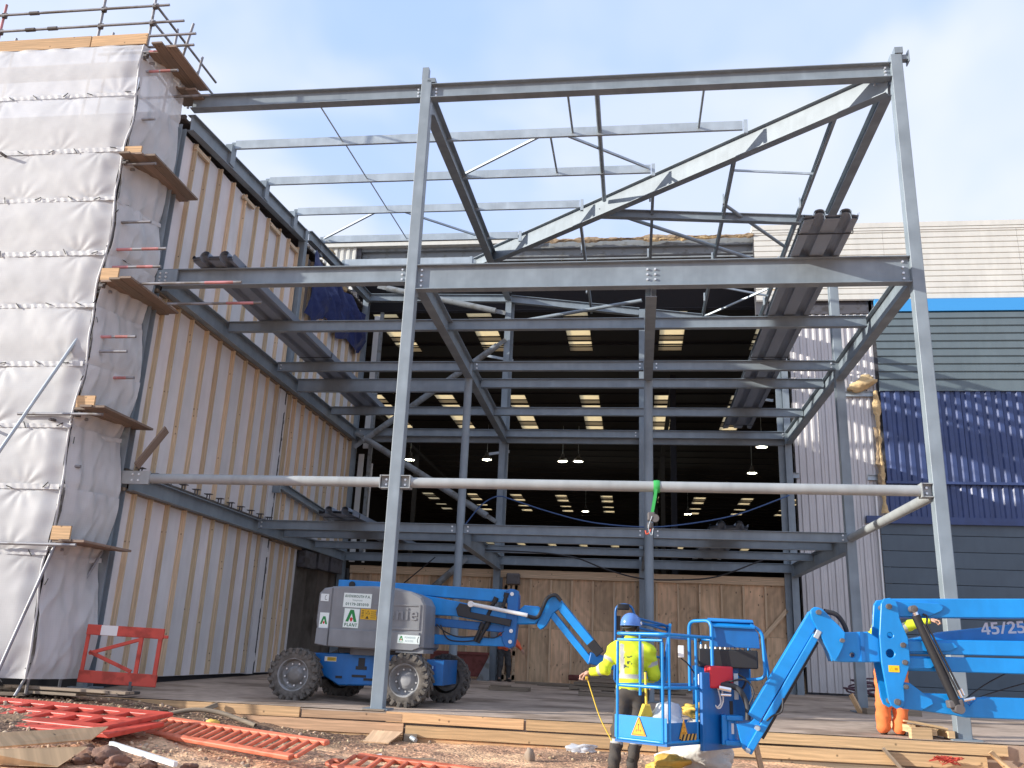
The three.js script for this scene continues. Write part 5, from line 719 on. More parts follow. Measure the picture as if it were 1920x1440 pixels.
function handField(w, dir, up, s) {                    // palm, four fingers of unequal length and a thumb, gently curled
  const D = V3(dir).normalize(), U = V3(up), S = new THREE.Vector3().crossVectors(D, U).normalize(), N = new THREE.Vector3().crossVectors(S, D), W = V3(w), at = (a, b, c) => W.clone().addScaledVector(D, a).addScaledVector(S, b * s).addScaledVector(N, c).toArray();
  const l = [cap(at(0.0, 0, 0), at(0.04, 0, 0), 0.024, 0.03), cap(at(0.03, -0.02, 0), at(0.085, -0.027, -0.004), 0.016, 0.013), cap(at(0.03, 0.018, 0), at(0.085, 0.026, -0.004), 0.016, 0.013), cap(at(0.03, 0, 0), at(0.09, 0, -0.003), 0.017, 0.014)];
  [[-0.03, 0.062], [-0.011, 0.075], [0.01, 0.07], [0.03, 0.055]].forEach(([o, L]) => { const a = at(0.088, o, -0.004), b = at(0.088 + L * 0.5, o * 1.1, -0.022), c = at(0.088 + L * 0.62, o * 1.08, -0.055), d = at(0.07 + L * 0.4, o * 1.05, -0.07); l.push(cap(a, b, 0.0105, 0.0095), cap(b, c, 0.0095, 0.009), cap(c, d, 0.009, 0.008)); });
  const t0 = at(0.025, -0.03, -0.006), t1 = at(0.062, -0.052, -0.028), t2 = at(0.09, -0.04, -0.05); l.push(cap(t0, t1, 0.014, 0.0115), cap(t1, t2, 0.0115, 0.0095));
  return l;
}
function bounds(pts, m) { const mn = [1e3, 1e3, 1e3], mx = [-1e3, -1e3, -1e3]; for (const p of pts) for (let k = 0; k < 3; k++) { mn[k] = Math.min(mn[k], p[k] - m); mx[k] = Math.max(mx[k], p[k] + m); } return [mn, mx]; }
function person(pos, ry, J, C, label) {
  const g = thing('person', label, 'person', pos, ry);
  const hc = J.head, f = V3(J.face).normalize(), ear = new THREE.Vector3().crossVectors(f, new THREE.Vector3(0, 1, 0)).normalize(), hp = (a, b, c) => V3(hc).addScaledVector(f, a).addScaledVector(ear, b).add(new THREE.Vector3(0, c, 0)).toArray();
  const legs = [[J.hipL, J.kneeL, J.ankL, J.toeL], [J.hipR, J.kneeR, J.ankR, J.toeR]], arms = [[J.shL, J.elL, J.wrL, J.haL], [J.shR, J.elR, J.wrR, J.haR]];
  const inner = [cap(J.pelvis, J.chest, 0.13, 0.14), cap(J.chest, J.neck, 0.1, 0.055), cap(J.neck, hp(0, 0, -0.03), 0.052, 0.06)];
  for (const [a, b, c, d] of legs) inner.push(cap(a, b, 0.075, 0.052), cap(b, c, 0.052, 0.036), cap(c, d, 0.036, 0.03)); for (const [a, b, c] of arms) inner.push(cap(a, b, 0.048, 0.036), cap(b, c, 0.037, 0.026));
  const all = [...legs.flat(), ...arms.flat(), J.chest, J.pelvis, hc]; let [mn, mx] = bounds(all, 0.22);
  const bodyG = nets(union(inner, 0.05), mn, mx, 0.02);
  const headF = [ell(hp(-0.008, 0, 0.03), 0.078, 0.1, 0.092), ell(hp(0.02, 0, -0.03), 0.06, 0.085, 0.066), cap(hp(0.088, 0, 0.008), hp(0.106, 0, -0.022), 0.009, 0.014), cap(hp(0.07, -0.03, 0.03), hp(0.07, 0.03, 0.03), 0.02, 0.02), cap(hp(0.07, -0.018, -0.062), hp(0.07, 0.018, -0.062), 0.014, 0.014), cap(hp(0, -0.075, -0.02), hp(-0.012, -0.082, 0.02), 0.014, 0.018), cap(hp(0, 0.075, -0.02), hp(-0.012, 0.082, 0.02), 0.014, 0.018), cap(J.neck, hp(-0.02, 0, -0.05), 0.052, 0.05)];
  const headG = nets(union(headF, 0.025), ...bounds([hc], 0.15), 0.006), hands = [];
  for (const [i, [, b, c, h]] of arms.entries()) { const dir = V3(h).sub(V3(c)).toArray(), F = handField(c, dir, J.palmUp || [0, 1, 0], i ? -1 : 1); hands.push(nets(union(F, 0.012), ...bounds([c, h], 0.1), 0.005)); }
  part('body', [bodyG, headG, ...hands].map((q) => uvm(q)), M.skin, g);
  const eyes = []; for (const s of [-1, 1]) eyes.push(uvm(new THREE.SphereGeometry(0.0125, 10, 8)).translate(...hp(0.079, s * 0.031, 0.006))); part('eyes', eyes, M.white, g); part('pupils', [-1, 1].map((s) => uvm(new THREE.SphereGeometry(0.006, 8, 6)).translate(...hp(0.0895, s * 0.031, 0.006))), M.black, g); part('mouth', uvm(new THREE.BoxGeometry(0.04, 0.006, 0.006)).applyMatrix4(new THREE.Matrix4().makeBasis(ear, new THREE.Vector3(0, 1, 0), f.clone().negate())).translate(...hp(0.084, 0, -0.062)), M.redOld, g);
  part('hair', nets((x, y, z) => { const d = ell(hp(-0.015, 0, 0.03), 0.086, 0.105, 0.098)(x, y, z)[0]; const q = (x - hc[0]) * f.x + (y - hc[1]) * f.y + (z - hc[2]) * f.z; return Math.max(d, q - 0.035 - Math.max(0, y - hc[1] - 0.05) * 1.2, hc[1] - 0.055 - y); }, ...bounds([hc], 0.16), 0.008), mat([0.06, 0.04, 0.03], 0.9), g);
  const wr = (x, y, z, s = C.loose || 1) => 0.011 * s * (fbm(x * 7 + y * 4 + 30, z * 7 - y * 9 + 30, 501, 3) - 0.5) * 2 + 0.006 * s * Math.sin(y * 42 + x * 25 + fbm(x * 6 + 9, z * 6 + y * 3 + 9, 503, 2) * 7);
  // jacket
  const side = V3(J.shR).sub(V3(J.shL)).normalize(), hem = J.hem;
  const torso = [cap(J.hemC, J.chest, 0.152, 0.158), cap([lerp(J.chest[0], J.shL[0], 0.55), J.chest[1] + 0.05, lerp(J.chest[2], J.shL[2], 0.55)], [lerp(J.chest[0], J.shR[0], 0.55), J.chest[1] + 0.05, lerp(J.chest[2], J.shR[2], 0.55)], 0.13, 0.13), cap(J.shL, J.neck, 0.082, 0.062), cap(J.shR, J.neck, 0.082, 0.062), cap([lerp(J.hemC[0], J.hipL[0], 0.8), J.hemC[1], lerp(J.hemC[2], J.hipL[2], 0.8)], [lerp(J.hemC[0], J.hipR[0], 0.8), J.hemC[1], lerp(J.hemC[2], J.hipR[2], 0.8)], 0.13, 0.13)];
  const armF = arms.flatMap(([a, b, c]) => [cap(a, b, 0.083, 0.068), cap(b, V3(b).lerp(V3(c), 0.93).toArray(), 0.068, 0.05)]);
  const cutD = J.tilt ? V3(J.tilt).normalize() : new THREE.Vector3(0, 1, 0);
  const jf = (x, y, z) => { let d = 1e3; for (const q of torso) d = smin(d, q(x, y, z)[0], 0.07); for (const q of armF) d = smin(d, q(x, y, z)[0], 0.045); d += wr(x, y, z); const below = (hem[0] - x) * cutD.x + (hem[1] - y) * cutD.y + (hem[2] - z) * cutD.z; let cut = below; for (const [, , c, h] of arms) { const w = V3(h).sub(V3(c)).normalize(); cut = Math.max(cut, Math.min((x - c[0]) * w.x + (y - c[1]) * w.y + (z - c[2]) * w.z - 0.0, 0.16 - Math.hypot(x - c[0], y - c[1], z - c[2]))); } return Math.max(d, cut); };
  const band = C.band ? (x, y, z) => {
    let w = C.cloth; const low = (y - hem[1]); const cx = (x - J.chest[0]) * side.x + (z - J.chest[2]) * side.z;
    let arm = null; for (const q of armF) { const [d, t] = q(x, y, z); if (d < 0.03) arm = Math.max(arm ?? -1, t); }
    const inT = Math.min(...torso.slice(0, 2).map((q) => q(x, y, z)[0])) < 0.03;
    if (inT) { if (low > 0.16 && low < 0.215) w = C.tape; else if (low > 0.215 && Math.abs(Math.abs(cx) - 0.115) < 0.026) w = C.tape; else if (low < 0.035) w = C.trim || w; if (C.logo && cx < 0.0 && cx > -0.1 && low > 0.27 && low < 0.42 && vn(x * 45 + 5, y * 45 + 9, 511) > 0.62) w = [0.05, 0.06, 0.05]; }
    else { for (const [i, q] of armF.entries()) { const [d, t] = q(x, y, z); if (d < 0.03 && (i % 2 ? (t > 0.3 && t < 0.5) : (t > 0.45 && t < 0.62))) w = C.tape; } }
    return w;
  } : () => C.cloth;
  part(C.vest ? 'hi_vis_vest' : 'hi_vis_jacket', nets(jf, mn, mx, 0.0125, band), M.vc, g);
  // trousers and boots
  const legF = legs.map(([a, b, c]) => [cap(a, b, 0.108 + (C.wide || 0), 0.082 + (C.wide || 0)), cap(b, V3(b).lerp(V3(c), 0.96).toArray(), 0.08 + (C.wide || 0), 0.07 + (C.wide || 0))]), pel = [cap(J.hipL, J.hipR, 0.122, 0.122), cap(J.pelvis, J.hemC, 0.13, 0.135)];
  const tf = (x, y, z) => { let d = 1e3; for (const q of pel) d = smin(d, q(x, y, z)[0], 0.05); for (const l of legF) { let e = 1e3; for (const q of l) e = smin(e, q(x, y, z)[0], 0.04); d = smin(d, e, 0.025); } d += wr(x + 3, y * 0.9, z, 0.9); return Math.max(d, (x - J.hemC[0]) * cutD.x + (y - J.hemC[1] - 0.02) * cutD.y + (z - J.hemC[2]) * cutD.z); };
  const tcol = (x, y, z) => { if (C.legTape) for (const l of legF) { const [d, t] = l[1](x, y, z); if (d < 0.03 && t > 0.28 && t < 0.40) return C.tape; } return C.legs; };
  part('trousers', nets(tf, mn, mx, 0.0125, tcol), M.vc, g);
  for (const [, , c, d] of legs) { const bf = union([cap([c[0], c[1] + 0.07, c[2]], [c[0], c[1] - 0.02, c[2]], 0.058, 0.055), cap([c[0], 0.045, c[2]], [d[0], 0.04, d[2]], 0.05, 0.046)], 0.04); part('boot', nets((x, y, z) => Math.max(bf(x, y, z), 0.005 - y), ...bounds([c, d], 0.13), 0.011), M.boot, g); }
  // helmet with brim and ear defenders
  const hg = new THREE.SphereGeometry(0.132, 28, 14, 0, Math.PI * 2, 0, Math.PI * 0.56).scale(0.92, 1.0, 1.1), peak = ext(Array.from({ length: 13 }, (_, k) => { const a = Math.PI * (k / 12); return [Math.cos(a) * 0.1, 0.115 + Math.sin(a) * 0.075]; }), 0.008, 0, 0.003).rotateX(Math.PI / 2 + 0.15).translate(0, 0.03, 0), rim = new THREE.TorusGeometry(0.131, 0.007, 8, 28).rotateX(Math.PI / 2).scale(0.92, 1, 1.1).translate(0, -0.02, 0);
  const hm = new THREE.Matrix4().makeBasis(ear.clone().negate(), new THREE.Vector3(0, 1, 0), f.clone()).setPosition(...hp(-0.005, 0, 0.045)); part('helmet', [uvm(hg), uvm(rim), peak].map((q) => q.applyMatrix4(hm)), C.helmet, g);
  if (C.defenders) { part('ear_defenders', [-1, 1].flatMap((s) => [uvm(new THREE.SphereGeometry(0.044, 14, 10).scale(0.55, 1.2, 0.9)).translate(...hp(-0.012, s * 0.098, -0.01))]).concat([path([hp(-0.03, -0.1, 0.03), hp(-0.11, -0.07, 0.0), hp(-0.125, 0, -0.012), hp(-0.11, 0.07, 0.0), hp(-0.03, 0.1, 0.03)], 0.01, 6)]), M.black, g); part('helmet_label', rb(0.035, 0.035, 0.006, 0.002, 0, 0, 0, 0, 0, 0.78).applyMatrix4(new THREE.Matrix4().makeBasis(f.clone(), new THREE.Vector3(0, 1, 0), ear.clone())).translate(...hp(0.03, 0.124, 0.055)), M.white, g); }
  if (C.scale) g.scale.setScalar(C.scale);
  return g;
}
const YEL = [0.62, 0.74, 0.03], TAPE = [0.42, 0.42, 0.41];
// in front: back to the camera, left hand holding out a tape measure
person([4.12, -0.41, 2.95], 0, {
  head: [0.1, 1.69, -0.02], face: [0.55, 0.0, -1], neck: [0.09, 1.52, 0], chest: [0.11, 1.31, 0], pelvis: [0.115, 0.99, 0], hemC: [0.115, 1.02, 0], hem: [0.115, 0.93, 0],
  shL: [-0.1, 1.42, 0], elL: [-0.21, 1.2, 0.02], wrL: [-0.40, 1.135, -0.06], haL: [-0.49, 1.12, -0.08], shR: [0.31, 1.41, 0], elR: [0.385, 1.15, -0.03], wrR: [0.33, 1.05, -0.26], haR: [0.3, 1.03, -0.35],
  hipL: [0.03, 0.92, 0], kneeL: [-0.05, 0.5, -0.03], ankL: [-0.1, 0.1, 0.03], toeL: [-0.14, 0.05, -0.13], hipR: [0.2, 0.92, 0], kneeR: [0.17, 0.5, -0.03], ankR: [0.11, 0.1, 0.03], toeR: [0.14, 0.05, -0.13],
}, { cloth: YEL, tape: TAPE, band: 1, logo: 1, trim: [0.3, 0.31, 0.25], legs: [0.062, 0.054, 0.048], legTape: 1, helmet: M.helmet, defenders: 1, scale: 1.045 }, 'person in yellow hi-vis jacket and blue helmet, back turned, holding a tape measure');
// behind the right boom: orange trousers, arm out to the column
person([8.27, 0.0, -0.4], 0, {
  head: [-0.07, 1.63, 0.02], face: [0.9, 0.1, -0.4], neck: [-0.05, 1.46, 0], chest: [-0.03, 1.27, 0], pelvis: [0, 0.95, 0], hemC: [0, 0.99, 0], hem: [0.0, 0.91, 0],
  shL: [-0.24, 1.37, 0.05], elL: [-0.1, 1.52, -0.2], wrL: [0.1, 1.66, -0.28], haL: [0.18, 1.7, -0.28], shR: [0.12, 1.45, -0.03], elR: [0.36, 1.58, -0.02], wrR: [0.6, 1.64, 0.08], haR: [0.69, 1.65, 0.12],
  hipL: [-0.11, 0.89, 0.02], kneeL: [-0.15, 0.48, 0.06], ankL: [-0.17, 0.1, 0.0], toeL: [-0.12, 0.05, -0.14], hipR: [0.1, 0.89, -0.02], kneeR: [0.1, 0.48, 0.03], ankR: [0.05, 0.1, 0.03], toeR: [0.12, 0.05, -0.1],
}, { cloth: YEL, tape: TAPE, band: 1, legs: [0.80, 0.20, 0.06], wide: 0.03, scale: 1.06, helmet: M.white }, 'person in orange trousers and yellow jacket behind the right boom, reaching to the column');
// by the hoarding: orange vest, dark trousers
person([0.42, 0.15, -12.35], 0.3, {
  head: [0.16, 1.52, 0.05], face: [0.6, -0.5, 0.3], neck: [0.1, 1.38, 0], chest: [0.06, 1.2, 0], pelvis: [0, 0.93, 0], hemC: [0, 0.97, 0], hem: [0, 0.84, 0],
  shL: [-0.1, 1.31, 0.02], elL: [-0.1, 1.05, 0.12], wrL: [0.08, 0.95, 0.25], haL: [0.16, 0.92, 0.28], shR: [0.25, 1.3, 0], elR: [0.38, 1.08, 0.06], wrR: [0.5, 0.92, 0.16], haR: [0.57, 0.86, 0.2],
  hipL: [-0.09, 0.86, 0], kneeL: [-0.1, 0.48, 0.05], ankL: [-0.12, 0.1, -0.02], toeL: [-0.1, 0.05, 0.14], hipR: [0.09, 0.86, 0], kneeR: [0.14, 0.48, 0.06], ankR: [0.16, 0.1, -0.02], toeR: [0.2, 0.05, 0.13],
}, { cloth: [0.85, 0.16, 0.07], tape: TAPE, band: 0, legs: [0.05, 0.05, 0.052], helmet: M.white }, 'person in orange top and dark trousers standing by the plywood hoarding');
// ---------- things on and round the slab ----------
const slab3 = (c, th = 0.018) => {                     // a board from its four top corners
  const n = new THREE.Vector3().crossVectors(V3(c[1]).sub(V3(c[0])), V3(c[3]).sub(V3(c[0]))).normalize().multiplyScalar(th); if (n.y < 0) n.negate();
  const lo = c.map((p) => V3(p).sub(n)), hi = c.map(V3), pos = [], uv = []; const e0 = V3(c[1]).sub(V3(c[0])).normalize(), e1 = V3(c[3]).sub(V3(c[0])).normalize();
  const q = (a, b, d, e) => { for (const p of [a, b, d, a, d, e]) { pos.push(p.x, p.y, p.z); const r = p.clone().sub(hi[0]); uv.push(r.dot(e0), r.dot(e1)); } };
  q(hi[0], hi[1], hi[2], hi[3]); q(lo[3], lo[2], lo[1], lo[0]); for (let i = 0; i < 4; i++) { const j = (i + 1) % 4; q(hi[i], lo[i], lo[j], hi[j]); }
  const g = new THREE.BufferGeometry(); g.setAttribute('position', new THREE.Float32BufferAttribute(pos, 3)); g.setAttribute('uv', new THREE.Float32BufferAttribute(uv, 2)); g.computeVertexNormals(); return g;
};
const lone = (name, geo, m, label, cat, at, group) => { geo.computeBoundingBox(); const c = at || geo.boundingBox.getCenter(new THREE.Vector3()).setY(geo.boundingBox.min.y).toArray(); geo.translate(-c[0], -c[1], -c[2]); const o = single(name, geo, m, label, cat, group); o.position.set(...c); return o; };
// formwork boards along the slab edge: x0, x1, y top at both ends, height, z
[[-5.0, -1.08, 0.0, 0.0, 0.15, 0.27, M.timber, 'top formwork board at the far left end of the slab edge'],
 [-1.04, 0.62, -0.035, -0.025, 0.11, 0.27, M.timberRed, 'top formwork board in front of the middle column base'],
 [0.36, 2.56, 0.0, -0.01, 0.15, 0.28, M.timber, 'top formwork board right of the middle column with bowed upper edge'],
 [2.6, 5.6, -0.01, -0.012, 0.155, 0.27, M.timber, 'top formwork board behind the standing person in yellow'],
 [5.62, 9.62, -0.005, -0.01, 0.15, 0.27, M.timberPale, 'long top formwork board ending at the right of the slab'],
 [-4.4, -2.35, -0.15, -0.16, 0.16, 0.31, M.timberRed, 'second-row formwork board at far left above the rubble mound'],
 [-2.33, 0.66, -0.155, -0.15, 0.17, 0.33, M.timberRed, 'pinkish second-row formwork board below the middle column'],
 [0.7, 4.6, -0.185, -0.195, 0.165, 0.32, M.timber, 'long second-row formwork board left of the person in yellow'],
 [4.62, 9.3, -0.19, -0.185, 0.17, 0.33, M.timberPale, 'long second-row formwork board under the right boom'],
 [-1.35, 0.66, -0.315, -0.32, 0.17, 0.30, M.timber, 'yellowish bottom formwork board left of the loose plywood scrap'],
 [0.75, 4.7, -0.36, -0.37, 0.19, 0.29, M.timber, 'wide bottom formwork board lying left of the person in yellow'],
 [4.72, 9.2, -0.365, -0.36, 0.2, 0.30, M.timberOld, 'worn bottom formwork board at right below the boom'],
].forEach(([x0, x1, ya, yb, h, z, m, label], i) => lone('formwork_board', bar([x0, ya - h / 2 + rr(-0.008, 0.008), z + rr(-0.008, 0.008)], [x1, yb - h / 2 + rr(-0.01, 0.006), z + rr(-0.012, 0.012)], h, 0.045), mVar(m, 4, i), label, 'timber board'));
lone('timber_stake', bar([7.86, -0.13, 0.4], [8.14, -0.46, 0.46], 0.1, 0.04, [0, 0, 1]), M.timberOld, 'short slanting timber stake against the boards below the orange trousers', 'timber stake');
lone('timber_stake', bar([9.33, -0.1, 0.42], [9.62, -0.42, 0.5], 0.13, 0.05, [0, 0, 1]), M.timberPale, 'pale timber stake leaning at the right end of the formwork', 'timber stake');
lone('timber_block', bar([5.84, -0.02, 2.1], [5.92, -0.42, 2.12], 0.15, 0.06, [0, 0, 1]), M.ply, 'upright timber block standing on the ground under the boom jib', 'timber block');
lone('timber_offcut', bx(0.36, 0.02, 0.12, 0.1, 0.012, 0.12, 0, 0.05), M.timberOld, 'thin dark timber offcut lying against the middle column base', 'timber offcut');
lone('plywood_scrap', slab3([[0.2, -0.27, 0.42], [0.68, -0.27, 0.42], [0.58, -0.4, 0.86], [0.16, -0.4, 0.82]], 0.02), M.ply, 'loose square scrap of plywood leaning on the lowest board', 'plywood');
lone('timber_offcut', bar([-2.65, -0.12, 0.5], [-2.45, -0.02, 0.36], 0.07, 0.05), M.timberOld, 'grey timber offcut leaning on the boards above the rubble', 'timber offcut');
lone('timber_offcut', path([[-2.9, -0.14, 1.0], [-2.6, -0.08, 0.9], [-2.2, -0.1, 0.85], [-1.75, -0.2, 0.9], [-1.5, -0.25, 1.0]], 0.035, 6), M.timberOld, 'bent grey strip of timber half buried in the rubble', 'timber offcut');
lone('timber_block', bx(0.2, 0.12, 0.12, 0.8, -0.36, 0.38, 0, 0.2), M.timberOld, 'small timber block beside the plywood scrap', 'timber block');
// foreground boards
lone('plywood_board', slab3([[-2.9, -0.1, 5.5], [-2.22, -0.1, 3.86], [-2.21, -0.22, 4.2], [-2.68, -0.22, 5.7]]), M.plyPale, 'upper pale plywood board lying on the red barrier at lower left', 'plywood');
lone('plywood_board', slab3([[-2.55, -0.2, 5.85], [-1.72, -0.2, 5.07], [-1.68, -0.34, 5.62], [-2.55, -0.34, 5.8]]), mVar(M.plyPale, 4, 1), 'lower pale plywood board at the bottom left corner', 'plywood');
lone('timber_batten', slab3([[-2.42, -0.26, 5.85], [-2.32, -0.26, 5.14], [-2.23, -0.265, 5.26], [-2.3, -0.265, 5.9]], 0.02), M.timber, 'thin batten on the lower plywood board at the bottom left', 'timber batten');
lone('timber_batten', bar([-1.72, -0.21, 4.6], [-0.62, -0.31, 5.15], 0.05, 0.05), M.white, 'white painted batten lying on the clods at lower left', 'timber batten');
// plastic barriers
function barrierParts(W, H, kind, m, panelM) {
  const o = [];
  if (kind === 'solid') {
    const s = new THREE.Shape([[-W / 2, 0], [W / 2, 0], [W / 2, H], [-W / 2, H]].map((p) => new THREE.Vector2(...p))), n = Math.round(W / 0.5);
    for (const [y0, y1] of [[0.2, H * 0.46], [H * 0.56, H - 0.2]]) for (let k = 0; k < n; k++) { const a = -W / 2 + 0.12 + k * (W - 0.2) / n, b = a + (W - 0.2) / n - 0.1, h = new THREE.Path(); h.moveTo(a + 0.06, y0); h.lineTo(b, y0); h.lineTo(b - 0.06, y1); h.lineTo(a, y1); h.closePath(); s.holes.push(h); }
    o.push(['mesh_panel', [uvm(new THREE.ExtrudeGeometry(s, { depth: 0.035, bevelEnabled: true, bevelSize: 0.012, bevelThickness: 0.012, bevelSegments: 2 })).translate(0, 0, -0.02)]], ['top_rail', [rb(W, 0.16, 0.05, 0.02, 0, H - 0.08, 0)]], ['bottom_rail', [rb(W, 0.16, 0.05, 0.02, 0, 0.08, 0)]]);
  } else if (kind === 'panel') {
    o.push(['top_rail', [rb(W, 0.17, 0.045, 0.012, 0, H - 0.085, 0)]], ['bottom_rail', [rb(W, 0.2, 0.045, 0.012, 0, 0.1, 0)]], ['upright', [rb(0.07, H - 0.32, 0.04, 0.01, W * 0.22, H / 2 + 0.01, 0)]], ['upright', [rb(0.07, H - 0.32, 0.04, 0.01, W / 2 - 0.05, H / 2 + 0.01, 0)]], ['diagonal', [rbar([W * 0.2, H - 0.2, 0], [-W * 0.42, H * 0.5, 0], 0.06, 0.035, 0.01)]], ['diagonal', [rbar([W * 0.16, 0.22, 0], [-W * 0.42, H * 0.53, 0], 0.06, 0.035, 0.01)]], ['upright', [rb(0.06, H - 0.32, 0.04, 0.01, -W / 2 + 0.04, H / 2 + 0.01, 0)]], ['hook', [rb(0.08, 0.05, 0.03, 0.01, W / 2 + 0.04, H - 0.13, 0)]]);
  } else {
    o.push(['rail', [rb(W, 0.09, 0.06, 0.02, 0, H - 0.05, 0)]], ['rail', [rb(W, 0.1, 0.06, 0.02, 0, 0.05, 0)]]);
    const n = Math.round(W / 0.21); for (let k = 0; k <= n; k++) o.push(['slat', [rb(0.055, H - 0.12, 0.045, 0.015, -W / 2 + 0.04 + k * (W - 0.08) / n, H / 2, 0, 0, 0, 0.32)]]);
    o.push(['foot_loop', [path([[-W / 2, 0.1, 0], [-W / 2 - 0.12, 0.12, 0], [-W / 2 - 0.14, H * 0.4, 0], [-W / 2, H * 0.45, 0]], 0.03, 8)]]);
  }
  return o;
}
function barrier(kind, W, H, m, label, pos, rot) { const g = thing('plastic_barrier', label, 'barrier', pos); g.rotation.set(...rot, 'YXZ'); for (const [n, q] of barrierParts(W, H, kind)) part(n, q, m, g); return g; }
{
  const b = barrier('panel', 1.36, 0.94, M.red, 'upright red plastic barrier standing by the foot of the scaffold', [-4.29, 0.2, 0.33], [0, 0.06, -0.02]);
  part('white_band', rb(0.3, 0.165, 0.05, 0.008, -0.28, 0.855, 0), M.white, b); part('foot', [rb(0.1, 0.05, 0.6, 0.015, 0.25, -0.12, 0.0), rb(0.06, 0.2, 0.05, 0.01, 0.25, -0.03, 0)], M.coupler, b);
  barrier('solid', 3.7, 1.2, M.red, 'red plastic barrier lying flat under the pale plywood at lower left', [-4.15, -0.15, 3.25], [-1.46, -0.30, 0]);
  barrier('solid', 2.4, 1.0, M.red, 'red plastic barrier lying underneath the flat red one at lower left', [-3.3, -0.19, 3.8], [-1.5, -0.16, 0]);
  barrier('slats', 3.5, 0.62, M.orangePale, 'orange slatted plastic barrier lying on the rubble, long one', [-1.15, -0.28, 3.45], [-1.32, -0.55, 0]);
  barrier('slats', 1.9, 0.6, M.orangePale, 'orange slatted plastic barrier at the bottom edge below the plywood scrap', [1.55, -0.4, 4.35], [-1.4, -0.42, 0]);
}
lone('timber_post', bar([1.15, -0.39, 3.0], [1.75, -0.39, 2.9], 0.07, 0.09), M.timberOld, 'dark old timber post lying behind the bottom orange barrier', 'timber post');
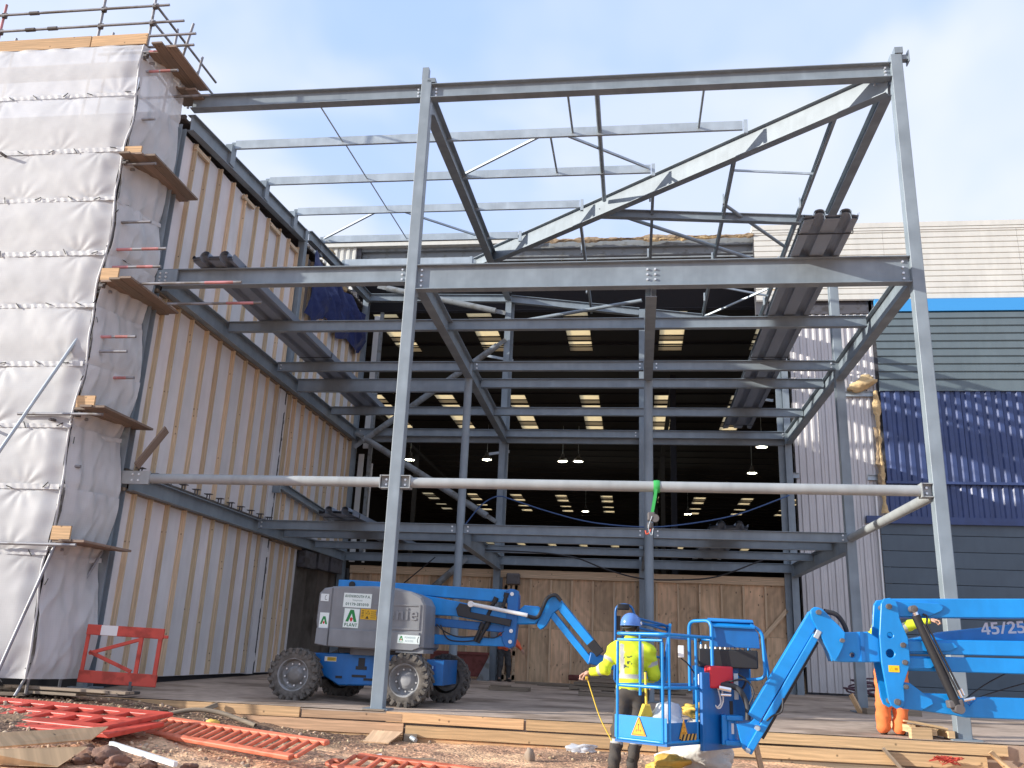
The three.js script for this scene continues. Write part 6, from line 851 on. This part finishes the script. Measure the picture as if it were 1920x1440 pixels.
// stones, clods and litter
{
  const N = 3000, g = lump(0.02, 1, 0.7, 1, 0.45, 1, 5); const im = new THREE.InstancedMesh(g, M.stone, N), m4 = new THREE.Matrix4(), c = new THREE.Color(); let n = 0;
  for (let k = 0; k < 40000 && n < N; k++) {
    const x = rr(-7, 5.2), z = rr(0.36, 5.2); const dens = sstep(0.36, 0.6, fbm(x * 0.7 + 40, z * 0.9 + 3, 601, 3)) * sstep(2.6, -1.4, x + z * 0.25) + (x > 2.9 && x < 4.4 && z < 1.8 ? 0.5 : 0.05);
    if (rnd() > dens) continue; const s = 0.22 + Math.pow(rnd(), 4) * 1.5; m4.compose(new THREE.Vector3(x, gh(x, z) + 0.004 * s, z), new THREE.Quaternion().setFromEuler(new THREE.Euler(rr(-1, 1), rr(0, 6), rr(-1, 1))), new THREE.Vector3(s * rr(0.7, 1.3), s, s)); im.setMatrixAt(n, m4); const v = rr(0.6, 1.7); im.setColorAt(n, c.setRGB(v, v * rr(0.86, 0.97), v * rr(0.74, 0.92))); n++;
  }
  im.count = n; im.name = 'loose_stones'; im.castShadow = im.receiveShadow = true; im.userData = { kind: 'stuff', label: 'loose stones and rubble scattered over the dirt', category: 'rubble' }; scene.add(im);
  [[-1.72, 4.95, 0.13], [-1.45, 5.1, 0.16], [-1.2, 5.35, 0.14], [-1.0, 5.0, 0.1], [-1.62, 5.3, 0.12], [-0.55, 4.95, 0.1], [-0.3, 5.0, 0.12], [-2.0, 4.65, 0.11]].forEach(([x, z, r], i) => lone('clay_clod', TR(lump(r * 0.72, 1.2, 0.8, 1, 0.8, 5, i + 40), x, gh(x, z) + r * 0.28, z), mVar(M.clay, 4, i), ['clay clod left of the white batten, in front of the lower plywood', 'largest clay clod below the white batten', 'clay clod nearest the bottom edge under the white batten', 'clay clod half under the white batten', 'clay clod between the plywood corner and the largest clod', 'clay clod just right of the end of the white batten', 'rightmost clay clod below the orange barrier', 'leftmost clay clod against the plywood corner'][i], 'clay clod', [x, gh(x, z), z]));
  const crumple = (n, geo, m, l, c) => lone(n, geo, m, l, c);
  crumple('plastic_wrap', TR(lump(0.17, 1.3, 0.5, 0.8, 1.0, 4, 61), 3.5, -0.36, 0.62), M.film, 'crumpled clear plastic film on the dirt left of the person in yellow', 'plastic film');
  crumple('drink_can', tube([0.84, -0.34, 0.5], [0.93, -0.37, 0.57], 0.034, 16), M.galv, 'small crushed metal can lying by the lowest board', 'can');
  crumple('paper_scrap', TR(lump(0.06, 1.4, 0.7, 1, 0.8, 3, 67), -1.72, -0.15, 2.0), M.bagYellow, 'small pale yellow scrap on the rubble above the orange barrier', 'litter');
  crumple('paper_cup', tube([0.98, -0.38, 2.9], [1.04, -0.36, 2.88], 0.04, 14, 0.03), M.film, 'crushed clear plastic cup near the bottom orange barrier', 'cup');
  crumple('stone_block', TR(lump(0.09, 0.8, 1.3, 0.7, 0.4, 2, 71), 2.85, -0.36, 1.9), M.stone, 'pale upright stone on the bare dirt near the bottom edge', 'stone');
  crumple('netting', path(Array.from({ length: 46 }, (_, k) => [8.6 + Math.sin(k * 2.4) * 0.16 + 0.004 * k, -0.3 + Math.abs(Math.sin(k * 1.7)) * 0.12, 0.52 + Math.cos(k * 1.9) * 0.08]), 0.006, 5, 4), M.red, 'crumpled red netting lying against the boards at lower right', 'netting');
  crumple('white_sack', TR(lump(0.42, 1.15, 0.62, 0.75, 0.5, 5, 81), 5.08, -0.24, 2.1), M.bagWhite, 'large white sack slumped on the ground beneath the basket', 'sack');
  crumple('yellow_bag', TR(lump(0.2, 1.4, 0.55, 0.9, 0.9, 5, 85), 4.68, -0.33, 2.55), M.bagYellow, 'yellow plastic bag on the ground in front of the white sack', 'bag');
  crumple('clear_sack', TR(lump(0.2, 1.2, 1.0, 0.9, 0.6, 5, 91), 4.62, 0.24, 3.42), M.film, 'bulging clear plastic sack inside the front basket', 'sack');
  crumple('plastic_scoop', [ext([[-0.14, 0], [0.12, 0], [0.03, 0.3], [-0.02, 0.3]], 0.05, -0.02, 0.02).rotateY(0.5).translate(4.4, 0.14, 3.5), tube([4.41, 0.42, 3.5], [4.4, 0.82, 3.45], 0.015)].reduce((a, b) => mergeGeometries([a, b])), M.yellow, 'yellow plastic scoop with a stick handle inside the front basket', 'scoop');
  crumple('yellow_bag', TR(lump(0.15, 1.5, 0.6, 0.8, 0.9, 4, 95), 5.05, 0.38, 2.9), M.bagYellow, 'small orange-yellow bag hanging over the kick plate inside the basket', 'bag');
  crumple('paper_sheets', [0, 1, 2].map((k) => slab3([[4.9 + k * 0.06, 0.2 + k * 0.02, 2.9], [5.3 + k * 0.04, 0.22 + k * 0.03, 2.75], [5.35, 0.3 + k * 0.03, 2.6], [4.95, 0.28 + k * 0.02, 2.7]], 0.006)).reduce((a, b) => mergeGeometries([a, b])), M.white, 'white paper sacks lying in the basket by the yellow bag', 'paper');
}
// held and hung things
lone('tape_measure', [path([[3.67, 0.70, 2.88], [3.74, 0.5, 2.9], [3.84, 0.24, 2.93], [3.99, -0.02, 2.98]], 0.0075, 5), rb(0.035, 0.05, 0.04, 0.01, 3.66, 0.71, 2.87)].reduce((a, b) => mergeGeometries([a, b])), M.yellow, 'yellow tape measure blade hanging from the hand of the person in yellow', 'tape measure');
{
  const s = thing('chain_hoist', 'green strap slung round the pale pipe with a small chain hoist below', 'hoist', [4.58, 3.05, -0.1]);
  const ring = new THREE.TorusGeometry(0.098, 0.012, 6, 20).scale(1, 1, 5).rotateY(Math.PI / 2); part('strap', [uvm(ring).translate(0.06, 0.715, 0), bar([0.05, 0.66, 0.1], [-0.02, 0.25, 0.06], 0.012, 0.05, [0, 0, 1]), bar([0.05, 0.62, -0.06], [-0.02, 0.25, 0.0], 0.012, 0.05, [0, 0, 1])], M.strap, s);
  part('hoist_body', [rb(0.13, 0.15, 0.11, 0.03, -0.03, 0.2, 0.03), disc(0.065, 0.09, 0.03, 0.17, 0.05), rb(0.1, 0.1, 0.1, 0.02, -0.05, 0.05, 0.03)], M.coupler, s); part('hook', path([[-0.04, 0.02, 0.03], [-0.06, -0.06, 0.03], [-0.11, -0.09, 0.03], [-0.13, -0.03, 0.03]], 0.014, 6), M.orange, s); part('chain', path([[-0.02, 0.2, 0.1], [-0.08, 0.0, 0.1], [-0.03, -0.12, 0.1], [0.0, 0.0, 0.1]], 0.008, 5), M.galv, s);
}
lone('blue_cable', path([[-1.0, 4.7, -12.35], [-0.46, 5.41, -12.4], [0.04, 5.67, -12.4], [0.38, 5.59, -12.4], [1.49, 5.25, -12.4], [2.82, 4.93, -12.4], [4.12, 4.81, -12.4], [4.92, 4.81, -12.4], [6.04, 4.95, -12.4], [7.31, 5.23, -12.4], [8.9, 5.85, -12.4]], 0.022, 6), M.cableBlue, 'blue cable sagging across the dark opening below the pale pipe', 'cable');
lone('black_cable', path([[0.1, 3.7, -9.8], [2.0, 3.62, -9.6], [2.76, 3.51, -9.6], [3.42, 3.27, -9.6], [4.42, 3.03, -9.6], [5.41, 3.02, -9.6], [6.39, 3.12, -9.6], [7.65, 3.6, -9.6]], 0.02, 6), M.rubber, 'black cable drooping under the lower floor beams', 'cable');
lone('black_cable', path([[-3.2, 2.2, -11.2], [-2.4, 2.9, -11.2], [-1.6, 3.6, -11.2]], 0.018, 6), M.rubber, 'black cable slanting up in front of the hoarding behind the grey hood', 'cable');
// stacks on the slab
const plank = (x0, z0, x1, z1, y, w, h, m, label) => lone('timber_plank', bar([x0, y, z0], [x1, y, z1], h, w), m, label, 'timber plank');
{
  const p = (x, z, label) => { const g = thing('bearer_pair', label, 'timber', [x, slabY(x, z), z]); part('bearer', bx(0.95, 0.09, 0.1, 0, 0.05, 0.12, 0, 0.05), M.timberOld, g); part('bearer', bx(1.0, 0.09, 0.1, 0.02, 0.05, -0.12, 0, -0.08), mVar(M.timberOld, 4, 1), g); part('board', bx(0.5, 0.03, 0.3, -0.2, 0.12, 0, 0, 0.1), mVar(M.timberOld, 4, 2), g); };
  p(1.25, -7.6, 'short timbers stacked on the slab right of the lift wheels'); p(3.45, -7.0, 'short timbers stacked on the slab beyond the hand of the person in yellow');
  plank(0.9, -11.6, 4.2, -11.2, slabY(1, -11) + 0.04, 0.2, 0.06, M.timberOld, 'long grey plank on the slab in front of the hoarding, left one'); plank(1.6, -10.9, 6.2, -10.6, slabY(1, -11) + 0.04, 0.2, 0.06, mVar(M.timberOld, 4, 1), 'long grey plank on the slab, nearest of the row');
  for (let k = 0; k < 4; k++) plank(2.6 + k * 0.12, -9.7 + k * 0.05, 5.6 - k * 0.18, -9.5 + k * 0.08, slabY(1, -9.6) + 0.06 + k * 0.1, 0.5 - k * 0.06, 0.085, mVar(M.timberOld, 4, k), ['lowest grey plank of the stack before the hoarding', 'second grey plank up in the stack before the hoarding', 'third grey plank up in the stack before the hoarding', 'topmost grey plank of the stack before the hoarding'][k]);
  lone('brick_stack', rb(0.5, 0.16, 0.2, 0.03, 2.6, slabY(2, -12.4) + 0.2, -12.5), M.redOld, 'small dark red bundle lying at the foot of the hoarding', 'bundle');
  const bl = thing('plough', 'rusty red steel plough blade standing by the rear column', 'plough', [-0.7, 0.15, -12.3]); part('blade', [b2(-1.1, 0.65, 0.1, 0.75, -0.02, 0.02), b2(-1.1, 0.68, 0.72, 0.8, -0.06, 0.06)], M.redOld, bl); part('wing', ext([[0.35, 0.0], [0.72, 0.72], [0.72, 0.0]], 0.06, 0.05, 0.005), M.steelOld, bl);
  const co = []; for (let k = 0; k < 5; k++) co.push(path(Array.from({ length: 14 }, (_, i) => { const a = i / 13 * 6.6 + k; return [10.3 + k * 0.12 + Math.cos(a) * (0.42 + 0.05 * k), slabY(9, -11) + 0.08 + k * 0.07 + 0.22 * Math.abs(Math.sin(a * 0.5 + k)), -11.3 + Math.sin(a) * 0.4]; }), 0.025, 6, 3));
  lone('hose_coil', co.reduce((a, b) => mergeGeometries([a, b])), mat([0.10, 0.05, 0.07], 0.6), 'tangle of dark purple hose at the foot of the liner wall', 'hose');
  const pi = thing('pallet', 'broken pale timber pallet lying left of the right front column', 'pallet', [8.62, 0, -0.45]); for (let k = 0; k < 6; k++) part('slat', bx(0.6, 0.025, 0.1, 0.02 + rr(-0.03, 0.03), 0.19 + rr(-0.01, 0.02), -0.4 + k * 0.16, rr(-0.05, 0.05), rr(-0.1, 0.1), -0.14), mVar(M.timberPale, 4, k), pi); for (const x of [-0.25, 0.05, 0.3]) part('bearer', bx(0.09, 0.1, 1.0, x, 0.11 - x * 0.1, 0, 0, 0.05), M.timberPale, pi); part('block', bx(0.3, 0.16, 0.12, -0.12, 0.08, 0.5, 0, 0.1), M.timberPale, pi);
  lone('broom_head', bar([8.83, 0.42, D2 + 0.05], [8.98, 0.02, D2 + 0.25], 0.1, 0.05), M.timber, 'short timber leaning on the right rear column base', 'timber offcut');
  plank(9.0, -5.4, 10.1, -5.5, slabY(9, -5) + 0.06, 0.3, 0.12, M.timberOld, 'dark timber on the slab behind the orange trousers');
  for (let k = 0; k < 3; k++) plank(-6.6 + k * 0.35, 0.55 + k * 0.12, -4.6 + k * 0.5, 0.75 + k * 0.16, gh(-5, 0.8) + 0.05 + k * 0.04, 0.22, 0.04, mVar(M.timberOld, 4, k), ['grey board on the dirt under the scaffold, rear one', 'grey board on the dirt under the scaffold, middle one', 'grey board on the dirt under the scaffold, front one'][k]);
}
renderer.render(scene, camera);
